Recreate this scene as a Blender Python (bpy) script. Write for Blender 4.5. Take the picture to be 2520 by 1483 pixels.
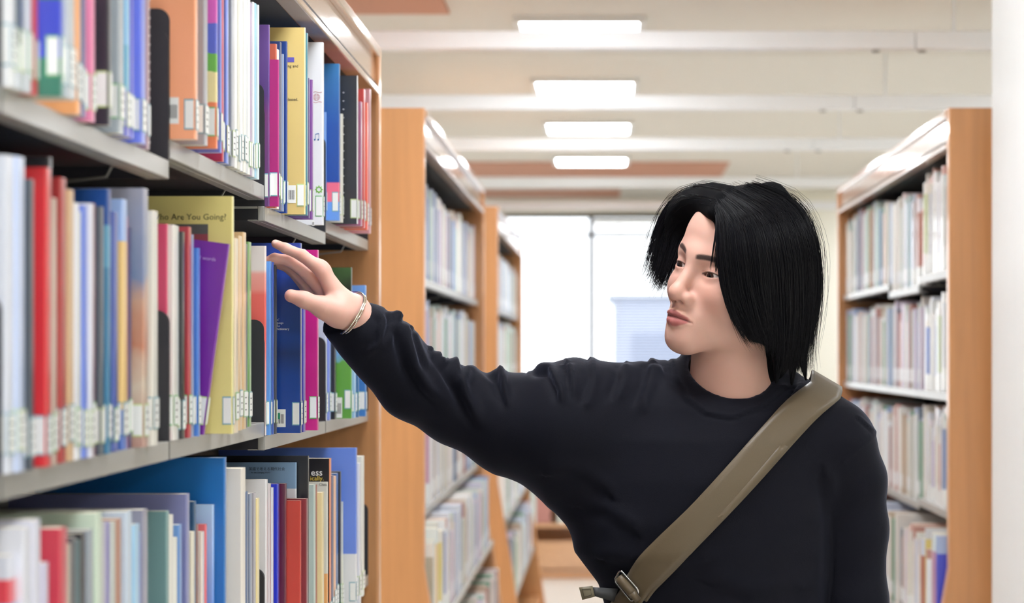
import bpy, bmesh, math, random
import numpy as np
from mathutils import Vector, Matrix

random.seed(7)
rng = np.random.default_rng(11)
for o in list(bpy.data.objects):
    bpy.data.objects.remove(o)
SC = bpy.context.scene
COL = SC.collection

# ------------------------------------------------------------------ camera, world, exposure
CAM = 1.46                      # lens height above the floor
FPX, VX, VY = 7000.0, 1495.0, 869.0   # focal length and principal point in 2520x1483 pixels
cd = bpy.data.cameras.new('camera')
cam = bpy.data.objects.new('camera', cd)
COL.objects.link(cam)
cam.location = (0, 0, CAM)
cam.rotation_euler = (math.pi / 2, 0, 0)
cd.sensor_fit = 'HORIZONTAL'
cd.sensor_width = 36.0
cd.lens = FPX / 2520 * 36
cd.shift_x = -(VX - 1260) / 2520
cd.shift_y = (VY - 741.5) / 2520
cd.clip_start = 0.05
cd.dof.use_dof = True
cd.dof.focus_distance = 4.25
cd.dof.aperture_fstop = 6.8
SC.camera = cam

wd = bpy.data.worlds.new('daylight')
SC.world = wd
wd.use_nodes = True
bg = wd.node_tree.nodes['Background']
bg.inputs[0].default_value = (0.93, 0.97, 1.0, 1)
bg.inputs[1].default_value = 3.0

SC.view_settings.view_transform = 'Standard'
SC.view_settings.look = 'None'
SC.view_settings.gamma = 1.0
SC.view_settings.exposure = 0.0
SC.view_settings.use_curve_mapping = False
SC.cycles.max_bounces = 8
SC.cycles.diffuse_bounces = 5
SC.cycles.glossy_bounces = 4
SC.cycles.transmission_bounces = 6
SC.cycles.sample_clamp_indirect = 6.0
SC.cycles.use_denoising = True
SC.cycles.caustics_reflective = False
SC.cycles.caustics_refractive = False
LAMP = 27.5                     # radiance of the ceiling panels


def W(px, py, y):
    """point seen at pixel (px, py) at distance y"""
    return Vector(((px - VX) * y / FPX, y, CAM + (VY - py) * y / FPX))


# ------------------------------------------------------------------ materials
def lin(c):
    c = c / 255.0
    return c / 12.92 if c <= 0.04045 else ((c + 0.055) / 1.055) ** 2.4


def rgb(h):
    if isinstance(h, str):
        h = h.lstrip('#')
        h = tuple(int(h[i:i + 2], 16) for i in (0, 2, 4))
    return tuple(lin(v) for v in h) + (1.0,)


MATS = {}


def mat(name, col, rough=0.5, metal=0.0, coat=0.0, spec=0.5, emit=0.0, noise=None, alpha=None):
    key = (name, str(col), rough, metal, coat, emit)
    if key in MATS:
        return MATS[key]
    m = bpy.data.materials.new(name)
    m.use_nodes = True
    nt = m.node_tree
    b = nt.nodes['Principled BSDF']
    c = rgb(col)
    b.inputs['Base Color'].default_value = c
    b.inputs['Roughness'].default_value = rough
    b.inputs['Metallic'].default_value = metal
    b.inputs['Coat Weight'].default_value = coat
    b.inputs['Coat Roughness'].default_value = 0.12
    b.inputs['Specular IOR Level'].default_value = spec
    if emit:
        b.inputs['Emission Color'].default_value = c
        b.inputs['Emission Strength'].default_value = emit
    if noise:                      # (scale, contrast, bump)
        tc = nt.nodes.new('ShaderNodeTexCoord')
        n = nt.nodes.new('ShaderNodeTexNoise')
        n.inputs['Scale'].default_value = noise[0]
        n.inputs['Detail'].default_value = 5
        nt.links.new(tc.outputs['Object'], n.inputs['Vector'])
        mx = nt.nodes.new('ShaderNodeMix')
        mx.data_type = 'RGBA'
        k = noise[1]
        mx.inputs['A'].default_value = tuple(v * (1 - k) for v in c[:3]) + (1,)
        mx.inputs['B'].default_value = tuple(min(1, v * (1 + k)) for v in c[:3]) + (1,)
        nt.links.new(n.outputs['Fac'], mx.inputs['Factor'])
        nt.links.new(mx.outputs['Result'], b.inputs['Base Color'])
        if len(noise) > 2:
            bp = nt.nodes.new('ShaderNodeBump')
            bp.inputs['Strength'].default_value = noise[2]
            bp.inputs['Distance'].default_value = 0.002
            nt.links.new(n.outputs['Fac'], bp.inputs['Height'])
            nt.links.new(bp.outputs['Normal'], b.inputs['Normal'])
    MATS[key] = m
    return m


def wood(name, col, rough=0.32, coat=0.35, axis=2):
    m = bpy.data.materials.new(name)
    m.use_nodes = True
    nt = m.node_tree
    b = nt.nodes['Principled BSDF']
    tc = nt.nodes.new('ShaderNodeTexCoord')
    mp = nt.nodes.new('ShaderNodeMapping')
    s = [14.0, 14.0, 14.0]
    s[axis] = 0.7
    mp.inputs['Scale'].default_value = s
    n = nt.nodes.new('ShaderNodeTexNoise')
    n.inputs['Scale'].default_value = 3.0
    n.inputs['Detail'].default_value = 6
    n.inputs['Distortion'].default_value = 0.6
    cr = nt.nodes.new('ShaderNodeValToRGB')
    c = rgb(col)
    cr.color_ramp.elements[0].position = 0.25
    cr.color_ramp.elements[0].color = tuple(v * 0.86 for v in c[:3]) + (1,)
    cr.color_ramp.elements[1].position = 0.8
    cr.color_ramp.elements[1].color = tuple(min(1, v * 1.1) for v in c[:3]) + (1,)
    nt.links.new(tc.outputs['Object'], mp.inputs['Vector'])
    nt.links.new(mp.outputs['Vector'], n.inputs['Vector'])
    nt.links.new(n.outputs['Fac'], cr.inputs['Fac'])
    nt.links.new(cr.outputs['Color'], b.inputs['Base Color'])
    b.inputs['Roughness'].default_value = rough
    b.inputs['Coat Weight'].default_value = coat
    b.inputs['Coat Roughness'].default_value = 0.1
    return m


def bands_mat(bands, rough=0.3, coat=0.4, smooth=False, warp=0.0):
    """colour bands up the height of a cover: [(from fraction, colour), ...]"""
    key = ('bands', str(bands), rough, smooth, warp)
    if key in MATS:
        return MATS[key]
    m = bpy.data.materials.new('printed_cover')
    m.use_nodes = True
    nt = m.node_tree
    b = nt.nodes['Principled BSDF']
    tc = nt.nodes.new('ShaderNodeTexCoord')
    sp = nt.nodes.new('ShaderNodeSeparateXYZ')
    nt.links.new(tc.outputs['Generated'], sp.inputs[0])
    cr = nt.nodes.new('ShaderNodeValToRGB')
    cr.color_ramp.interpolation = 'LINEAR' if smooth else 'CONSTANT'
    els = cr.color_ramp.elements
    while len(els) < len(bands):
        els.new(0.5)
    while len(els) > len(bands):
        els.remove(els[-1])
    for e, (p, c) in zip(els, bands):
        e.position = p
        e.color = rgb(c)
    src = sp.outputs['Z']
    if warp:
        n = nt.nodes.new('ShaderNodeTexNoise')
        n.inputs['Scale'].default_value = 30.0
        nt.links.new(tc.outputs['Object'], n.inputs['Vector'])
        a = nt.nodes.new('ShaderNodeMath')
        a.operation = 'MULTIPLY_ADD'
        a.inputs[1].default_value = warp
        nt.links.new(n.outputs['Fac'], a.inputs[0])
        nt.links.new(src, a.inputs[2])
        s2 = nt.nodes.new('ShaderNodeMath')
        s2.operation = 'SUBTRACT'
        s2.inputs[1].default_value = warp * 0.5
        nt.links.new(a.outputs[0], s2.inputs[0])
        src = s2.outputs[0]
    nt.links.new(src, cr.inputs['Fac'])
    nt.links.new(cr.outputs['Color'], b.inputs['Base Color'])
    b.inputs['Roughness'].default_value = rough
    b.inputs['Coat Weight'].default_value = coat
    b.inputs['Coat Roughness'].default_value = 0.08
    MATS[key] = m
    return m


WOOD = wood('honey_wood_veneer', (200, 142, 92))
WOOD_Y = wood('honey_wood_rail', (212, 164, 124), rough=0.25, coat=1.0, axis=1)  # paler base colour includes the ceiling's reflection on the cornices
WOOD_HIGHLIGHT = wood('edge_highlight_wood', (224, 170, 126))  # highlight on the panels' front edges put into a paler wood
STEEL = mat('grey_enamelled_steel', (158, 156, 151), rough=0.35, coat=0.3)
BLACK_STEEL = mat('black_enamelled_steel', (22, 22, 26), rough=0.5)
BRACKET = mat('dark_bracket_steel', (40, 40, 48), rough=0.42, coat=0.15)
PAPER = mat('book_paper', (236, 228, 208), rough=0.8, noise=(180, 0.08))
LABEL = mat('white_label', (244, 246, 244), rough=0.35, coat=0.5)
LBORDER = {'g': mat('green_label_border', (120, 190, 120), rough=0.35, coat=0.5),
           'b': mat('teal_label_border', (120, 175, 190), rough=0.35, coat=0.5),
           'y': mat('lime_label_border', (200, 220, 150), rough=0.35, coat=0.5)}
INK = mat('black_ink', (35, 35, 45), rough=0.5)


# ------------------------------------------------------------------ mesh helpers
class MB:
    """collects geometry for one mesh"""

    def __init__(self):
        self.v, self.f, self.m = [], [], []

    def box(self, x0, x1, y0, y1, z0, z1, mi=0):
        if x0 > x1: x0, x1 = x1, x0
        if y0 > y1: y0, y1 = y1, y0
        if z0 > z1: z0, z1 = z1, z0
        n = len(self.v)
        self.v += [(x0, y0, z0), (x1, y0, z0), (x1, y1, z0), (x0, y1, z0),
                   (x0, y0, z1), (x1, y0, z1), (x1, y1, z1), (x0, y1, z1)]
        for q in ((0, 3, 2, 1), (4, 5, 6, 7), (0, 1, 5, 4), (1, 2, 6, 5), (2, 3, 7, 6), (3, 0, 4, 7)):
            self.f.append(tuple(n + i for i in q))
            self.m.append(mi)
        return self

    def prism(self, poly, axis, a, b, mi=0):
        """extrude a 2-D polygon along axis (0,1,2) from a to b"""
        n, k = len(self.v), len(poly)
        for t in (a, b):
            for (p, q) in poly:
                self.v.append({0: (t, p, q), 1: (p, t, q), 2: (p, q, t)}[axis])
        self.f.append(tuple(range(n + k - 1, n - 1, -1)))
        self.m.append(mi)
        self.f.append(tuple(range(n + k, n + 2 * k)))
        self.m.append(mi)
        for i in range(k):
            j = (i + 1) % k
            self.f.append((n + i, n + j, n + k + j, n + k + i))
            self.m.append(mi)
        return self

    def tube(self, pts, r, n=8, mi=0, closed=False):
        pts = [Vector(p) for p in pts]
        rs = r if isinstance(r, (list, tuple)) else [r] * len(pts)
        base = len(self.v)
        up = Vector((0.13, 0.2, 0.97)).normalized()
        for i, p in enumerate(pts):
            if closed:
                d = pts[(i + 1) % len(pts)] - pts[i - 1]
            else:
                d = pts[min(i + 1, len(pts) - 1)] - pts[max(i - 1, 0)]
            d.normalize()
            a = d.cross(up)
            if a.length < 1e-3:
                a = d.cross(Vector((1, 0, 0)))
            a.normalize()
            b = d.cross(a)
            for j in range(n):
                t = 2 * math.pi * j / n
                self.v.append(tuple(p + (a * math.cos(t) + b * math.sin(t)) * rs[i]))
        L = len(pts)
        for i in range(L if closed else L - 1):
            for j in range(n):
                i2 = (i + 1) % L
                self.f.append((base + i * n + j, base + i * n + (j + 1) % n, base + i2 * n + (j + 1) % n, base + i2 * n + j))
                self.m.append(mi)
        if not closed:
            self.f.append(tuple(base + j for j in range(n)))
            self.f.append(tuple(base + (L - 1) * n + j for j in reversed(range(n))))
            self.m += [mi, mi]
        return self

    def mesh(self, name, mats, smooth=False):
        me = bpy.data.meshes.new(name)
        me.from_pydata(self.v, [], self.f)
        for m in (mats if isinstance(mats, (list, tuple)) else [mats]):
            me.materials.append(m)
        if any(self.m):
            me.polygons.foreach_set('material_index', self.m)
        bm = bmesh.new()
        bm.from_mesh(me)
        bmesh.ops.recalc_face_normals(bm, faces=bm.faces)
        bm.to_mesh(me)
        bm.free()
        if smooth:
            me.shade_smooth()
        me.update()
        return me

    def obj(self, name, mats, parent=None, smooth=False, bevel=0.0, loc=None):
        o = bpy.data.objects.new(name, self.mesh(name, mats, smooth))
        COL.objects.link(o)
        if parent:
            o.parent = parent
        if loc is not None:
            o.location = loc
        if bevel:
            md = o.modifiers.new('bevel', 'BEVEL')
            md.width = bevel
            md.segments = 2
            md.limit_method = 'ANGLE'
        return o


def tag(o, label=None, cat=None, group=None, kind=None):
    if label: o['label'] = label
    if cat: o['category'] = cat
    if group: o['group'] = group
    if kind: o['kind'] = kind
    return o


def empty(name, loc=(0, 0, 0)):
    o = bpy.data.objects.new(name, None)
    COL.objects.link(o)
    o.location = loc
    o.empty_display_size = 0.1
    return o


def text_mesh(body, size, m, parent, loc, rot, name='printed_text', bold=0.0, align='LEFT'):
    cu = bpy.data.curves.new(name, 'FONT')
    cu.body = body
    cu.size = size
    cu.align_x = align
    cu.extrude = 0.0001
    cu.offset = bold
    cu.resolution_u = 2
    t = bpy.data.objects.new(name, cu)
    COL.objects.link(t)
    dg = bpy.context.evaluated_depsgraph_get()
    dg.update()
    me = bpy.data.meshes.new_from_object(t.evaluated_get(dg))
    bpy.data.objects.remove(t)
    bpy.data.curves.remove(cu)
    me.materials.clear()
    me.materials.append(m)
    o = bpy.data.objects.new(name, me)
    COL.objects.link(o)
    o.parent = parent
    o.location = loc
    o.rotation_euler = rot
    return o


# ------------------------------------------------------------------ the room
CEIL = CAM + 1.30
BACK = 24.0
X0, X1, Y0 = -5.2, 5.2, -2.6
floor_m = mat('beige_vinyl_floor', (226, 224, 218), rough=0.3, coat=0.2, noise=(6, 0.05))
ceil_m = mat('warm_white_ceiling', (234, 229, 220), rough=0.75, noise=(40, 0.03))
wall_m = mat('cream_wall_paint', (248, 245, 232), rough=0.7, noise=(30, 0.02))
white_m = mat('white_paint', (238, 240, 240), rough=0.5, noise=(12, 0.02))
salmon_m = mat('salmon_ceiling_panel', (206, 150, 124), rough=0.7, noise=(20, 0.03))

tag(MB().box(X0, X1, Y0, BACK + .2, -0.1, 0).obj('floor', floor_m), kind='structure')
tag(MB().box(X0, X1, Y0, BACK + .2, CEIL, CEIL + .12).obj('ceiling', ceil_m), kind='structure')
tag(MB().box(X0 - .1, X0, Y0, BACK + .2, 0, CEIL).obj('wall_left', wall_m), kind='structure')
tag(MB().box(X1, X1 + .1, Y0, BACK + .2, 0, CEIL).obj('wall_right', wall_m), kind='structure')
tag(MB().box(X0, X1, Y0 - .1, Y0, 0, CEIL).obj('wall_front', wall_m), kind='structure')
# far wall round the window opening
WX0, WX1, WZ0, WZ1 = -2.8, 1.36, CAM - 0.82, CAM + 1.173
wb = MB()
wb.box(X0, WX0, BACK, BACK + .15, 0, CEIL).box(WX1, X1, BACK, BACK + .15, 0, CEIL)
wb.box(WX0, WX1, BACK, BACK + .15, 0, WZ0).box(WX0, WX1, BACK, BACK + .15, WZ1, CEIL)
tag(wb.obj('wall_back', wall_m), kind='structure')

# recessed ceiling bands in salmon, thin boards on the ceiling
for i, (a, b, c, d) in enumerate([(-2.6, -.60, 7.0, 10.82), (-2.6, .83, 19.3, 21.05), (-2.6, .1, 22.55, 23.6)]):
    tag(MB().box(a, b, c, d, CEIL - .012, CEIL).obj('trim_%d' % (i + 1), salmon_m, bevel=.004), kind='structure')

# soffit dropping along the right side of the ceiling and pale far column
tag(MB().box(1.42, 2.0, 22.6, 23.98, 0, CEIL).obj('trim_4', wall_m, bevel=.01), kind='structure')

# white column on the right
tag(MB().box(0.985, 1.60, 6.62, 7.30, 0, CEIL).obj('trim_5', white_m, bevel=.012), kind='structure')

# ---- ceiling lights: recessed panels in a regular grid, lengthened to stand in for bloom
frame_m = mat('white_lamp_frame', (240, 240, 238), rough=.4)
lamp_m = mat('lit_diffuser', (246, 250, 255), rough=.6, emit=LAMP)
fr = MB()
for a, b, c, d in ((-.255, .255, -.355, -.33), (-.255, .255, .33, .355), (-.255, -.23, -.33, .33), (.23, .255, -.33, .33)):
    fr.box(a, b, c, d, -.02, .012)
fr_me = fr.mesh('lamp_frame', frame_m)
df_me = MB().box(-.23, .23, -.33, .33, -.012, .006).mesh('lamp_diffuser', lamp_m)
ordn = ['first', 'second', 'third', 'fourth', 'fifth', 'sixth', 'seventh', 'eighth', 'ninth', 'tenth', 'eleventh', 'twelfth']
ys = [-1.0, 1.45, 3.9, 6.35, 8.8, 11.29, 13.74, 16.19, 19.0]
for xi, x in enumerate((-.108, -2.5, 2.5)):
    for yi, y in enumerate(ys + ([21.6] if xi else [])):  # last panel of each side row is added, unseen, to brighten the far wall
        e = empty('ceiling_light', (x, y, CEIL - .008))
        for nm, me in (('lamp_frame', fr_me), ('lamp_diffuser', df_me)):
            o = bpy.data.objects.new(nm, me)
            COL.objects.link(o)
            o.parent = e
        if xi == 0 and yi >= 5:
            lb = 'lit white ceiling panel over the aisle, %s from the top of the picture' % ordn[yi - 5]
        elif xi == 0:
            lb = 'lit ceiling panel over the near aisle, %s counting from the entrance' % ordn[yi]
        else:
            lb = 'unseen lit ceiling panel over the %s rows, %s counting from the entrance' % (('', 'left', 'right')[xi], ordn[yi])
        tag(e, lb, 'ceiling light', 'recessed ceiling lights')

# ---- white raceway beams slung across the room
beam_m = mat('white_raceway', (250, 252, 255), rough=.4, coat=.2)
for i, y in enumerate((4.94, 7.37, 9.81, 12.24, 14.68, 17.95, 20.8)):
    e = empty('ceiling_beam', (0, y, CAM + 1.05))
    MB().box(X0 + .01, 1.06, 0, .09, 0, .062).box(1.064, X1 - .01, 0, .09, 0, .062).obj('raceway', beam_m, e, bevel=.004)
    for x in (-3.6, -1.2, 1.2, 3.6):
        MB().tube([(x, .045, .06), (x, .045, .25)], .006).obj('hanger', beam_m, e)
    for x in (.93, 1.09):
        MB().tube([(x, .045, -.008), (x, .045, .002)], .014, 10).obj('clip', STEEL, e)
    tag(e, 'long white raceway beam across the ceiling, %s beam from the viewer' % ordn[i], 'beam', 'raceway beams under the ceiling')

# ---- far window
glass = bpy.data.materials.new('window_glass')
glass.use_nodes = True
gb = glass.node_tree.nodes['Principled BSDF']
gb.inputs['Base Color'].default_value = (1, 1, 1, 1)
gb.inputs['Transmission Weight'].default_value = 1.0
gb.inputs['Roughness'].default_value = 0.0
gb.inputs['IOR'].default_value = 1.02
alu = mat('grey_window_frame', (128, 130, 145), rough=.4)
dark_alu = mat('dark_window_head', (70, 72, 78), rough=.4)
win = empty('window_1', (0, BACK, 0))
tag(win, kind='structure')
wf = MB()
wf.box(WX0, WX1, .0, .08, WZ1 - .03, WZ1)
wf.obj('window_head', dark_alu, win)
wf = MB()
wf.box(WX0, WX1, .02, .08, WZ0, WZ0 + .05)
for x in (WX0 + .02, -1.5, -.137, 1.2):
    wf.box(x - .022, x + .022, .02, .08, WZ0 + .05, WZ1 - .03)
wf.box(WX0, WX1, .025, .075, CAM + .987, CAM + 1.015)
wf.obj('window_frame', alu, win)
for a, b in ((WX0, -1.522), (-1.478, -.159), (-.115, 1.178), (1.222, WX1)):
    MB().box(a, b, .045, .051, WZ0 + .05, CAM + .987).obj('window_pane', glass, win)
    MB().box(a, b, .045, .051, CAM + 1.015, WZ1 - .03).obj('window_pane', glass, win)
# venetian blind in front of the right half
bl = empty('venetian_blind', (0, BACK - .05, 0))
MB().box(-.11, 1.17, -.02, .02, CAM + 1.09, CAM + 1.13).obj('head_rail', frame_m, bl)
sl = MB()
z = CAM + 1.07
slat_m = mat('white_blind_slat', (235, 238, 245), rough=.5)
while z > WZ0 + .05:
    n = len(sl.v)
    sl.v += [(-.11, -.011, z - .004), (1.17, -.011, z - .004), (1.17, .011, z + .004), (-.11, .011, z + .004)]
    sl.f.append((n, n + 1, n + 2, n + 3)); sl.m.append(0)
    z -= .024
so = sl.obj('slats', slat_m, bl)
so['kind'] = 'stuff'
for x in (.1, .8):
    MB().tube([(x, -.014, WZ0 + .06), (x, -.014, CAM + 1.09)], .002, 5).obj('ladder_cord', frame_m, bl)
tag(bl, 'white venetian blind of thin slats hanging in the far bright window', 'blind')
# outside: pale building and a tree seen through the far window
ob = empty('far_building', (.1, 44, 0))
MB().box(0, 6.0, 0, 6, 0, CAM + .86).obj('wall', mat('bluish_grey_render', (176, 184, 206), rough=.8), ob)
MB().box(-.1, 6.1, -.1, 6, CAM + .86, CAM + .92).obj('roof', mat('pale_roof_edge', (200, 206, 218), rough=.8), ob)
for i in range(4):
    MB().box(.3 + i * 1.1, 1.0 + i * 1.1, -.04, .02, CAM - .6, CAM + .3).obj('window', mat('dull_far_glass', (150, 160, 186), rough=.4), ob)
MB().box(-14, 20, -20, 20, -.2, 0).obj('ground', mat('pale_paving', (190, 190, 185), rough=.9), ob)
tag(ob, 'bluish grey building outside behind the far window', 'building')
# ------------------------------------------------------------------ bookcases
H_TOP, H_CAP, H_BRD, H_OPEN = .64, .618, .551, .540      # heights over the lens
DEPTH = .34


def bookcase(label, xf, s, y0, nb, bay, rows, br=.02):
    """xf: aisle face, s: -1 the case extends to the left, +1 to the right
    rows: list of lists (one per bay) of shelf-top heights over the lens"""
    root = empty('bookcase', (xf, y0, 0))
    L = nb * bay
    EP = .055

    def bx(mb, u0, u1, a, b, c, d, mi=0):
        mb.box(s * u0, s * u1, a, b, c, d, mi)
        return mb
    # flared end panels (profile in X-Z)
    fl = [(0, CAM + H_TOP), (0, CAM - .56), (-.065, CAM - .95), (-.135, 0), (DEPTH, 0), (DEPTH, CAM + H_TOP)]
    prof = [(s * u, z) for u, z in fl]
    for a in (-EP, L):
        p = MB().prism(prof, 1, a, a + EP).obj('end_panel', WOOD, root, bevel=.004)
        e = [(0, CAM + H_TOP), (0, CAM - .56), (-.065, CAM - .95), (-.135, 0)]
        strip = [(s * (u - .0025), z) for u, z in e] + [(s * (u + .002), z) for u, z in reversed(e)]
        MB().prism(strip, 1, a + .004, a + EP - .004).obj('edge_highlight', WOOD_HIGHLIGHT, p)  # paler strip standing in for the highlight along the edge
    bx(MB(), DEPTH - .012, DEPTH, 0, L, .1, CAM + H_TOP - .02).obj('back_panel', BLACK_STEEL, root)
    bx(MB(), .0, DEPTH - .012, 0, L, CAM + H_OPEN + .012, CAM + H_OPEN + .02).obj('top_board', BLACK_STEEL, root)
    # cornice: board, moulding under it and cap over it
    bx(MB(), .006, .024, 0, L, CAM + H_BRD, CAM + H_CAP).obj('cornice_board', WOOD_Y, root, bevel=.002)
    bx(MB(), -.004, .03, 0, L, CAM + H_OPEN, CAM + H_BRD + .002).obj('cornice_moulding', WOOD_Y, root, bevel=.003)
    bx(MB(), -.006, DEPTH, 0, L, CAM + H_CAP, CAM + H_TOP).obj('cornice_cap', WOOD_Y, root, bevel=.004)
    bx(MB(), -.1, DEPTH - .012, 0, L, 0, .1).obj('plinth', WOOD, root)
    for k in range(nb + 1):
        y = min(max(k * bay, .02), L - .02)
        bx(MB(), DEPTH - .05, DEPTH - .014, y - .017, y + .017, .1, CAM + H_OPEN).obj('upright_post', BLACK_STEEL, root)
    for heights in rows:
        for k in range(nb):
            zt = CAM + heights[k]
            ex = 0.0 if heights[k] > -.6 else -.06
            if heights[k] < -.9: ex = -.09
            y_a, y_b = k * bay + .002, (k + 1) * bay - .002
            m = MB()
            bx(m, .03 + ex, DEPTH - .02, y_a, y_b, zt - .004, zt)          # board
            bx(m, .02 + ex, .03 + ex, y_a, y_b, zt - .0215, zt)              # front lip
            bx(m, .03 + ex, .045 + ex, y_a, y_b, zt - .0215, zt - .0195)      # return under the lip
            sh = m.obj('shelf', STEEL, root, bevel=.0012)
            # bracket plates at both ends, rounded upper corner
            for yy in (y_a + .0005, y_b - .003):
                pl = [(s * (br + ex), zt - .021), (s * (br + ex), zt + .135)]
                for t in range(1, 6):
                    a = math.pi / 2 * t / 6
                    pl.append((s * (br + ex + .014 * (1 - math.cos(a))), zt + .135 + .014 * math.sin(a)))
                pl += [(s * (br + .014 + ex), zt + .149), (s * (DEPTH - .06), zt + .149), (s * (DEPTH - .02), zt - .021)]
                MB().prism(pl, 1, yy, yy + .0025).obj('end_bracket', BRACKET, sh)
            # dark steel underside and wire book support
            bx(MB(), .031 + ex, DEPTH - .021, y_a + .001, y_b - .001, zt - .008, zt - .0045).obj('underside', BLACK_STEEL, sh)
            ym = y_b - .18
            MB().tube([(s * (.05 + ex), ym, zt - .012), (s * (.06 + ex), ym, zt - .03), (s * .2, ym + .015, zt - .045), (s * .29, ym + .02, zt - .012)], .0016, 5).obj('wire_support', STEEL, sh)
    return root


def joints(y0, nb, bay):
    return [y0 + k * bay for k in range(nb + 1)]


# joints of the near left case: 2.32 3.22 4.142 5.043 5.90 (a short first bay reaches towards the lens)
BAY = .9
NL0 = 5.945 - 5 * BAY            # near end
ROWS_NL = [[.22, .2199, .2445, .2145, .236], [-.10, -.10, -.10, -.12, -.12], [-.462] * 5, [-.80] * 5, [-1.12] * 5]
case_nl = bookcase('', -.48, -1, NL0, 5, BAY, ROWS_NL)
tag(case_nl, 'near left bookcase with black interior, grey shelves and glossy wooden cornice, his hand at it', 'bookcase', 'wooden library bookcases')
JL = joints(NL0, 5, BAY)

ML0, MB_N = 7.47, 4
MBAY = .88
ROWS_ML = [[.205] * 4, [-.115] * 4, [-.425, -.425, -.425, -.425], [-.72] * 4, [-1.08] * 4]
case_ml = bookcase('', -.48, -1, ML0, 4, MBAY, ROWS_ML, br=.055)
tag(case_ml, 'second bookcase on the left, wooden end panel facing us just behind the near one', 'bookcase', 'wooden library bookcases')
FL0 = 12.43
case_fl = bookcase('', -.48, -1, FL0, 4, MBAY, ROWS_ML, br=.055)
tag(case_fl, 'farthest bookcase on the left, beside the bright window', 'bookcase', 'wooden library bookcases')
RR0 = 7.47
ROWS_RR = [[.225, .2, .226, .226], [-.107] * 4, [-.424, -.437, -.437, -.437], [-.75] * 4, [-1.08] * 4]
case_rr = bookcase('', .893, 1, RR0, 4, MBAY, ROWS_RR, br=.055)
tag(case_rr, 'bookcase on the right of the aisle, orange end panel beside the white column', 'bookcase', 'wooden library bookcases')

# ------------------------------------------------------------------ books
BOOK_MESH = {}
BOOKS = []          # (object, colour word, row phrase, order, label or None)


def cover_profile(Wd, t, r):
    """closed outline of a cover seen from above: spine at x=0 (aisle side)"""
    o = [(-Wd, -t / 2), (-r, -t / 2)]
    for k in range(1, 5):
        a = math.pi / 2 * k / 5
        o.append((-r + r * math.sin(a), -t / 2 + (t / 2) * (1 - math.cos(a)) * .6))
    o2 = [(x, -y) for x, y in reversed(o)]
    return o + o2


def book_mesh(Wd, t, H, hard, mats):
    """cover as a folded board: outer profile minus inner pages slot"""
    bt = min(.0028 if hard else .0009, t * .22)
    r = min(.004 if hard else .002, t * .45)
    out = cover_profile(Wd, t, r)
    inn = [(-bt - r * .3, t / 2 - bt), (-bt - r * .3, -t / 2 + bt)]
    m = MB()
    ring = out + [(-Wd, t / 2 - bt), inn[0], inn[1], (-Wd, -t / 2 + bt)]
    n = len(ring)
    m.v = [(x, y, 0) for x, y in ring] + [(x, y, H) for x, y in ring]
    for i in range(n):
        j = (i + 1) % n
        m.f.append((i, j, n + j, n + i))
        m.m.append(1 if 1 < i < len(out) - 2 else 0)
    m.f.append(tuple(reversed(range(n))))
    m.f.append(tuple(range(n, 2 * n)))
    m.m += [0, 0]
    me = m.mesh('book', mats)
    ov = .003 if hard else .0004
    pg = MB().box(-Wd + ov * 1.3, -bt - r * .3, -t / 2 + bt, t / 2 - bt, ov, H - ov)
    return me, pg.mesh('page_block', PAPER)


def colour_word(h):
    import colorsys
    h = h.lstrip('#')
    r, g, b = (int(h[i:i + 2], 16) / 255 for i in (0, 2, 4))
    hu, l, s = colorsys.rgb_to_hls(r, g, b)
    hu *= 360
    if l < .16: return 'black'
    if s < .13 or l > .93:
        return 'white' if l > .86 else ('pale grey' if l > .7 else ('grey' if l > .38 else 'charcoal'))
    names = [(14, 'red'), (38, 'orange'), (62, 'yellow'), (95, 'lime green'), (160, 'green'), (190, 'teal'), (208, 'sky blue'), (248, 'blue'), (285, 'purple'), (335, 'pink'), (361, 'red')]
    n = [w for lim, w in names if hu <= lim][0]
    if n == 'orange' and s < .55: n = 'tan' if l > .4 else 'brown'
    if n == 'yellow' and l > .75: n = 'cream'
    if n == 'tan' and l > .78: n = 'cream'
    if n == 'red' and l > .62: n = 'coral'
    if n == 'red' and l < .3: n = 'maroon'
    if n == 'blue' and l < .28: n = 'navy'
    if l > .78 and n not in ('cream',): n = 'pale ' + n
    elif l < .3 and n not in ('maroon', 'navy', 'brown'): n = 'dark ' + n
    return n


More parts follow.
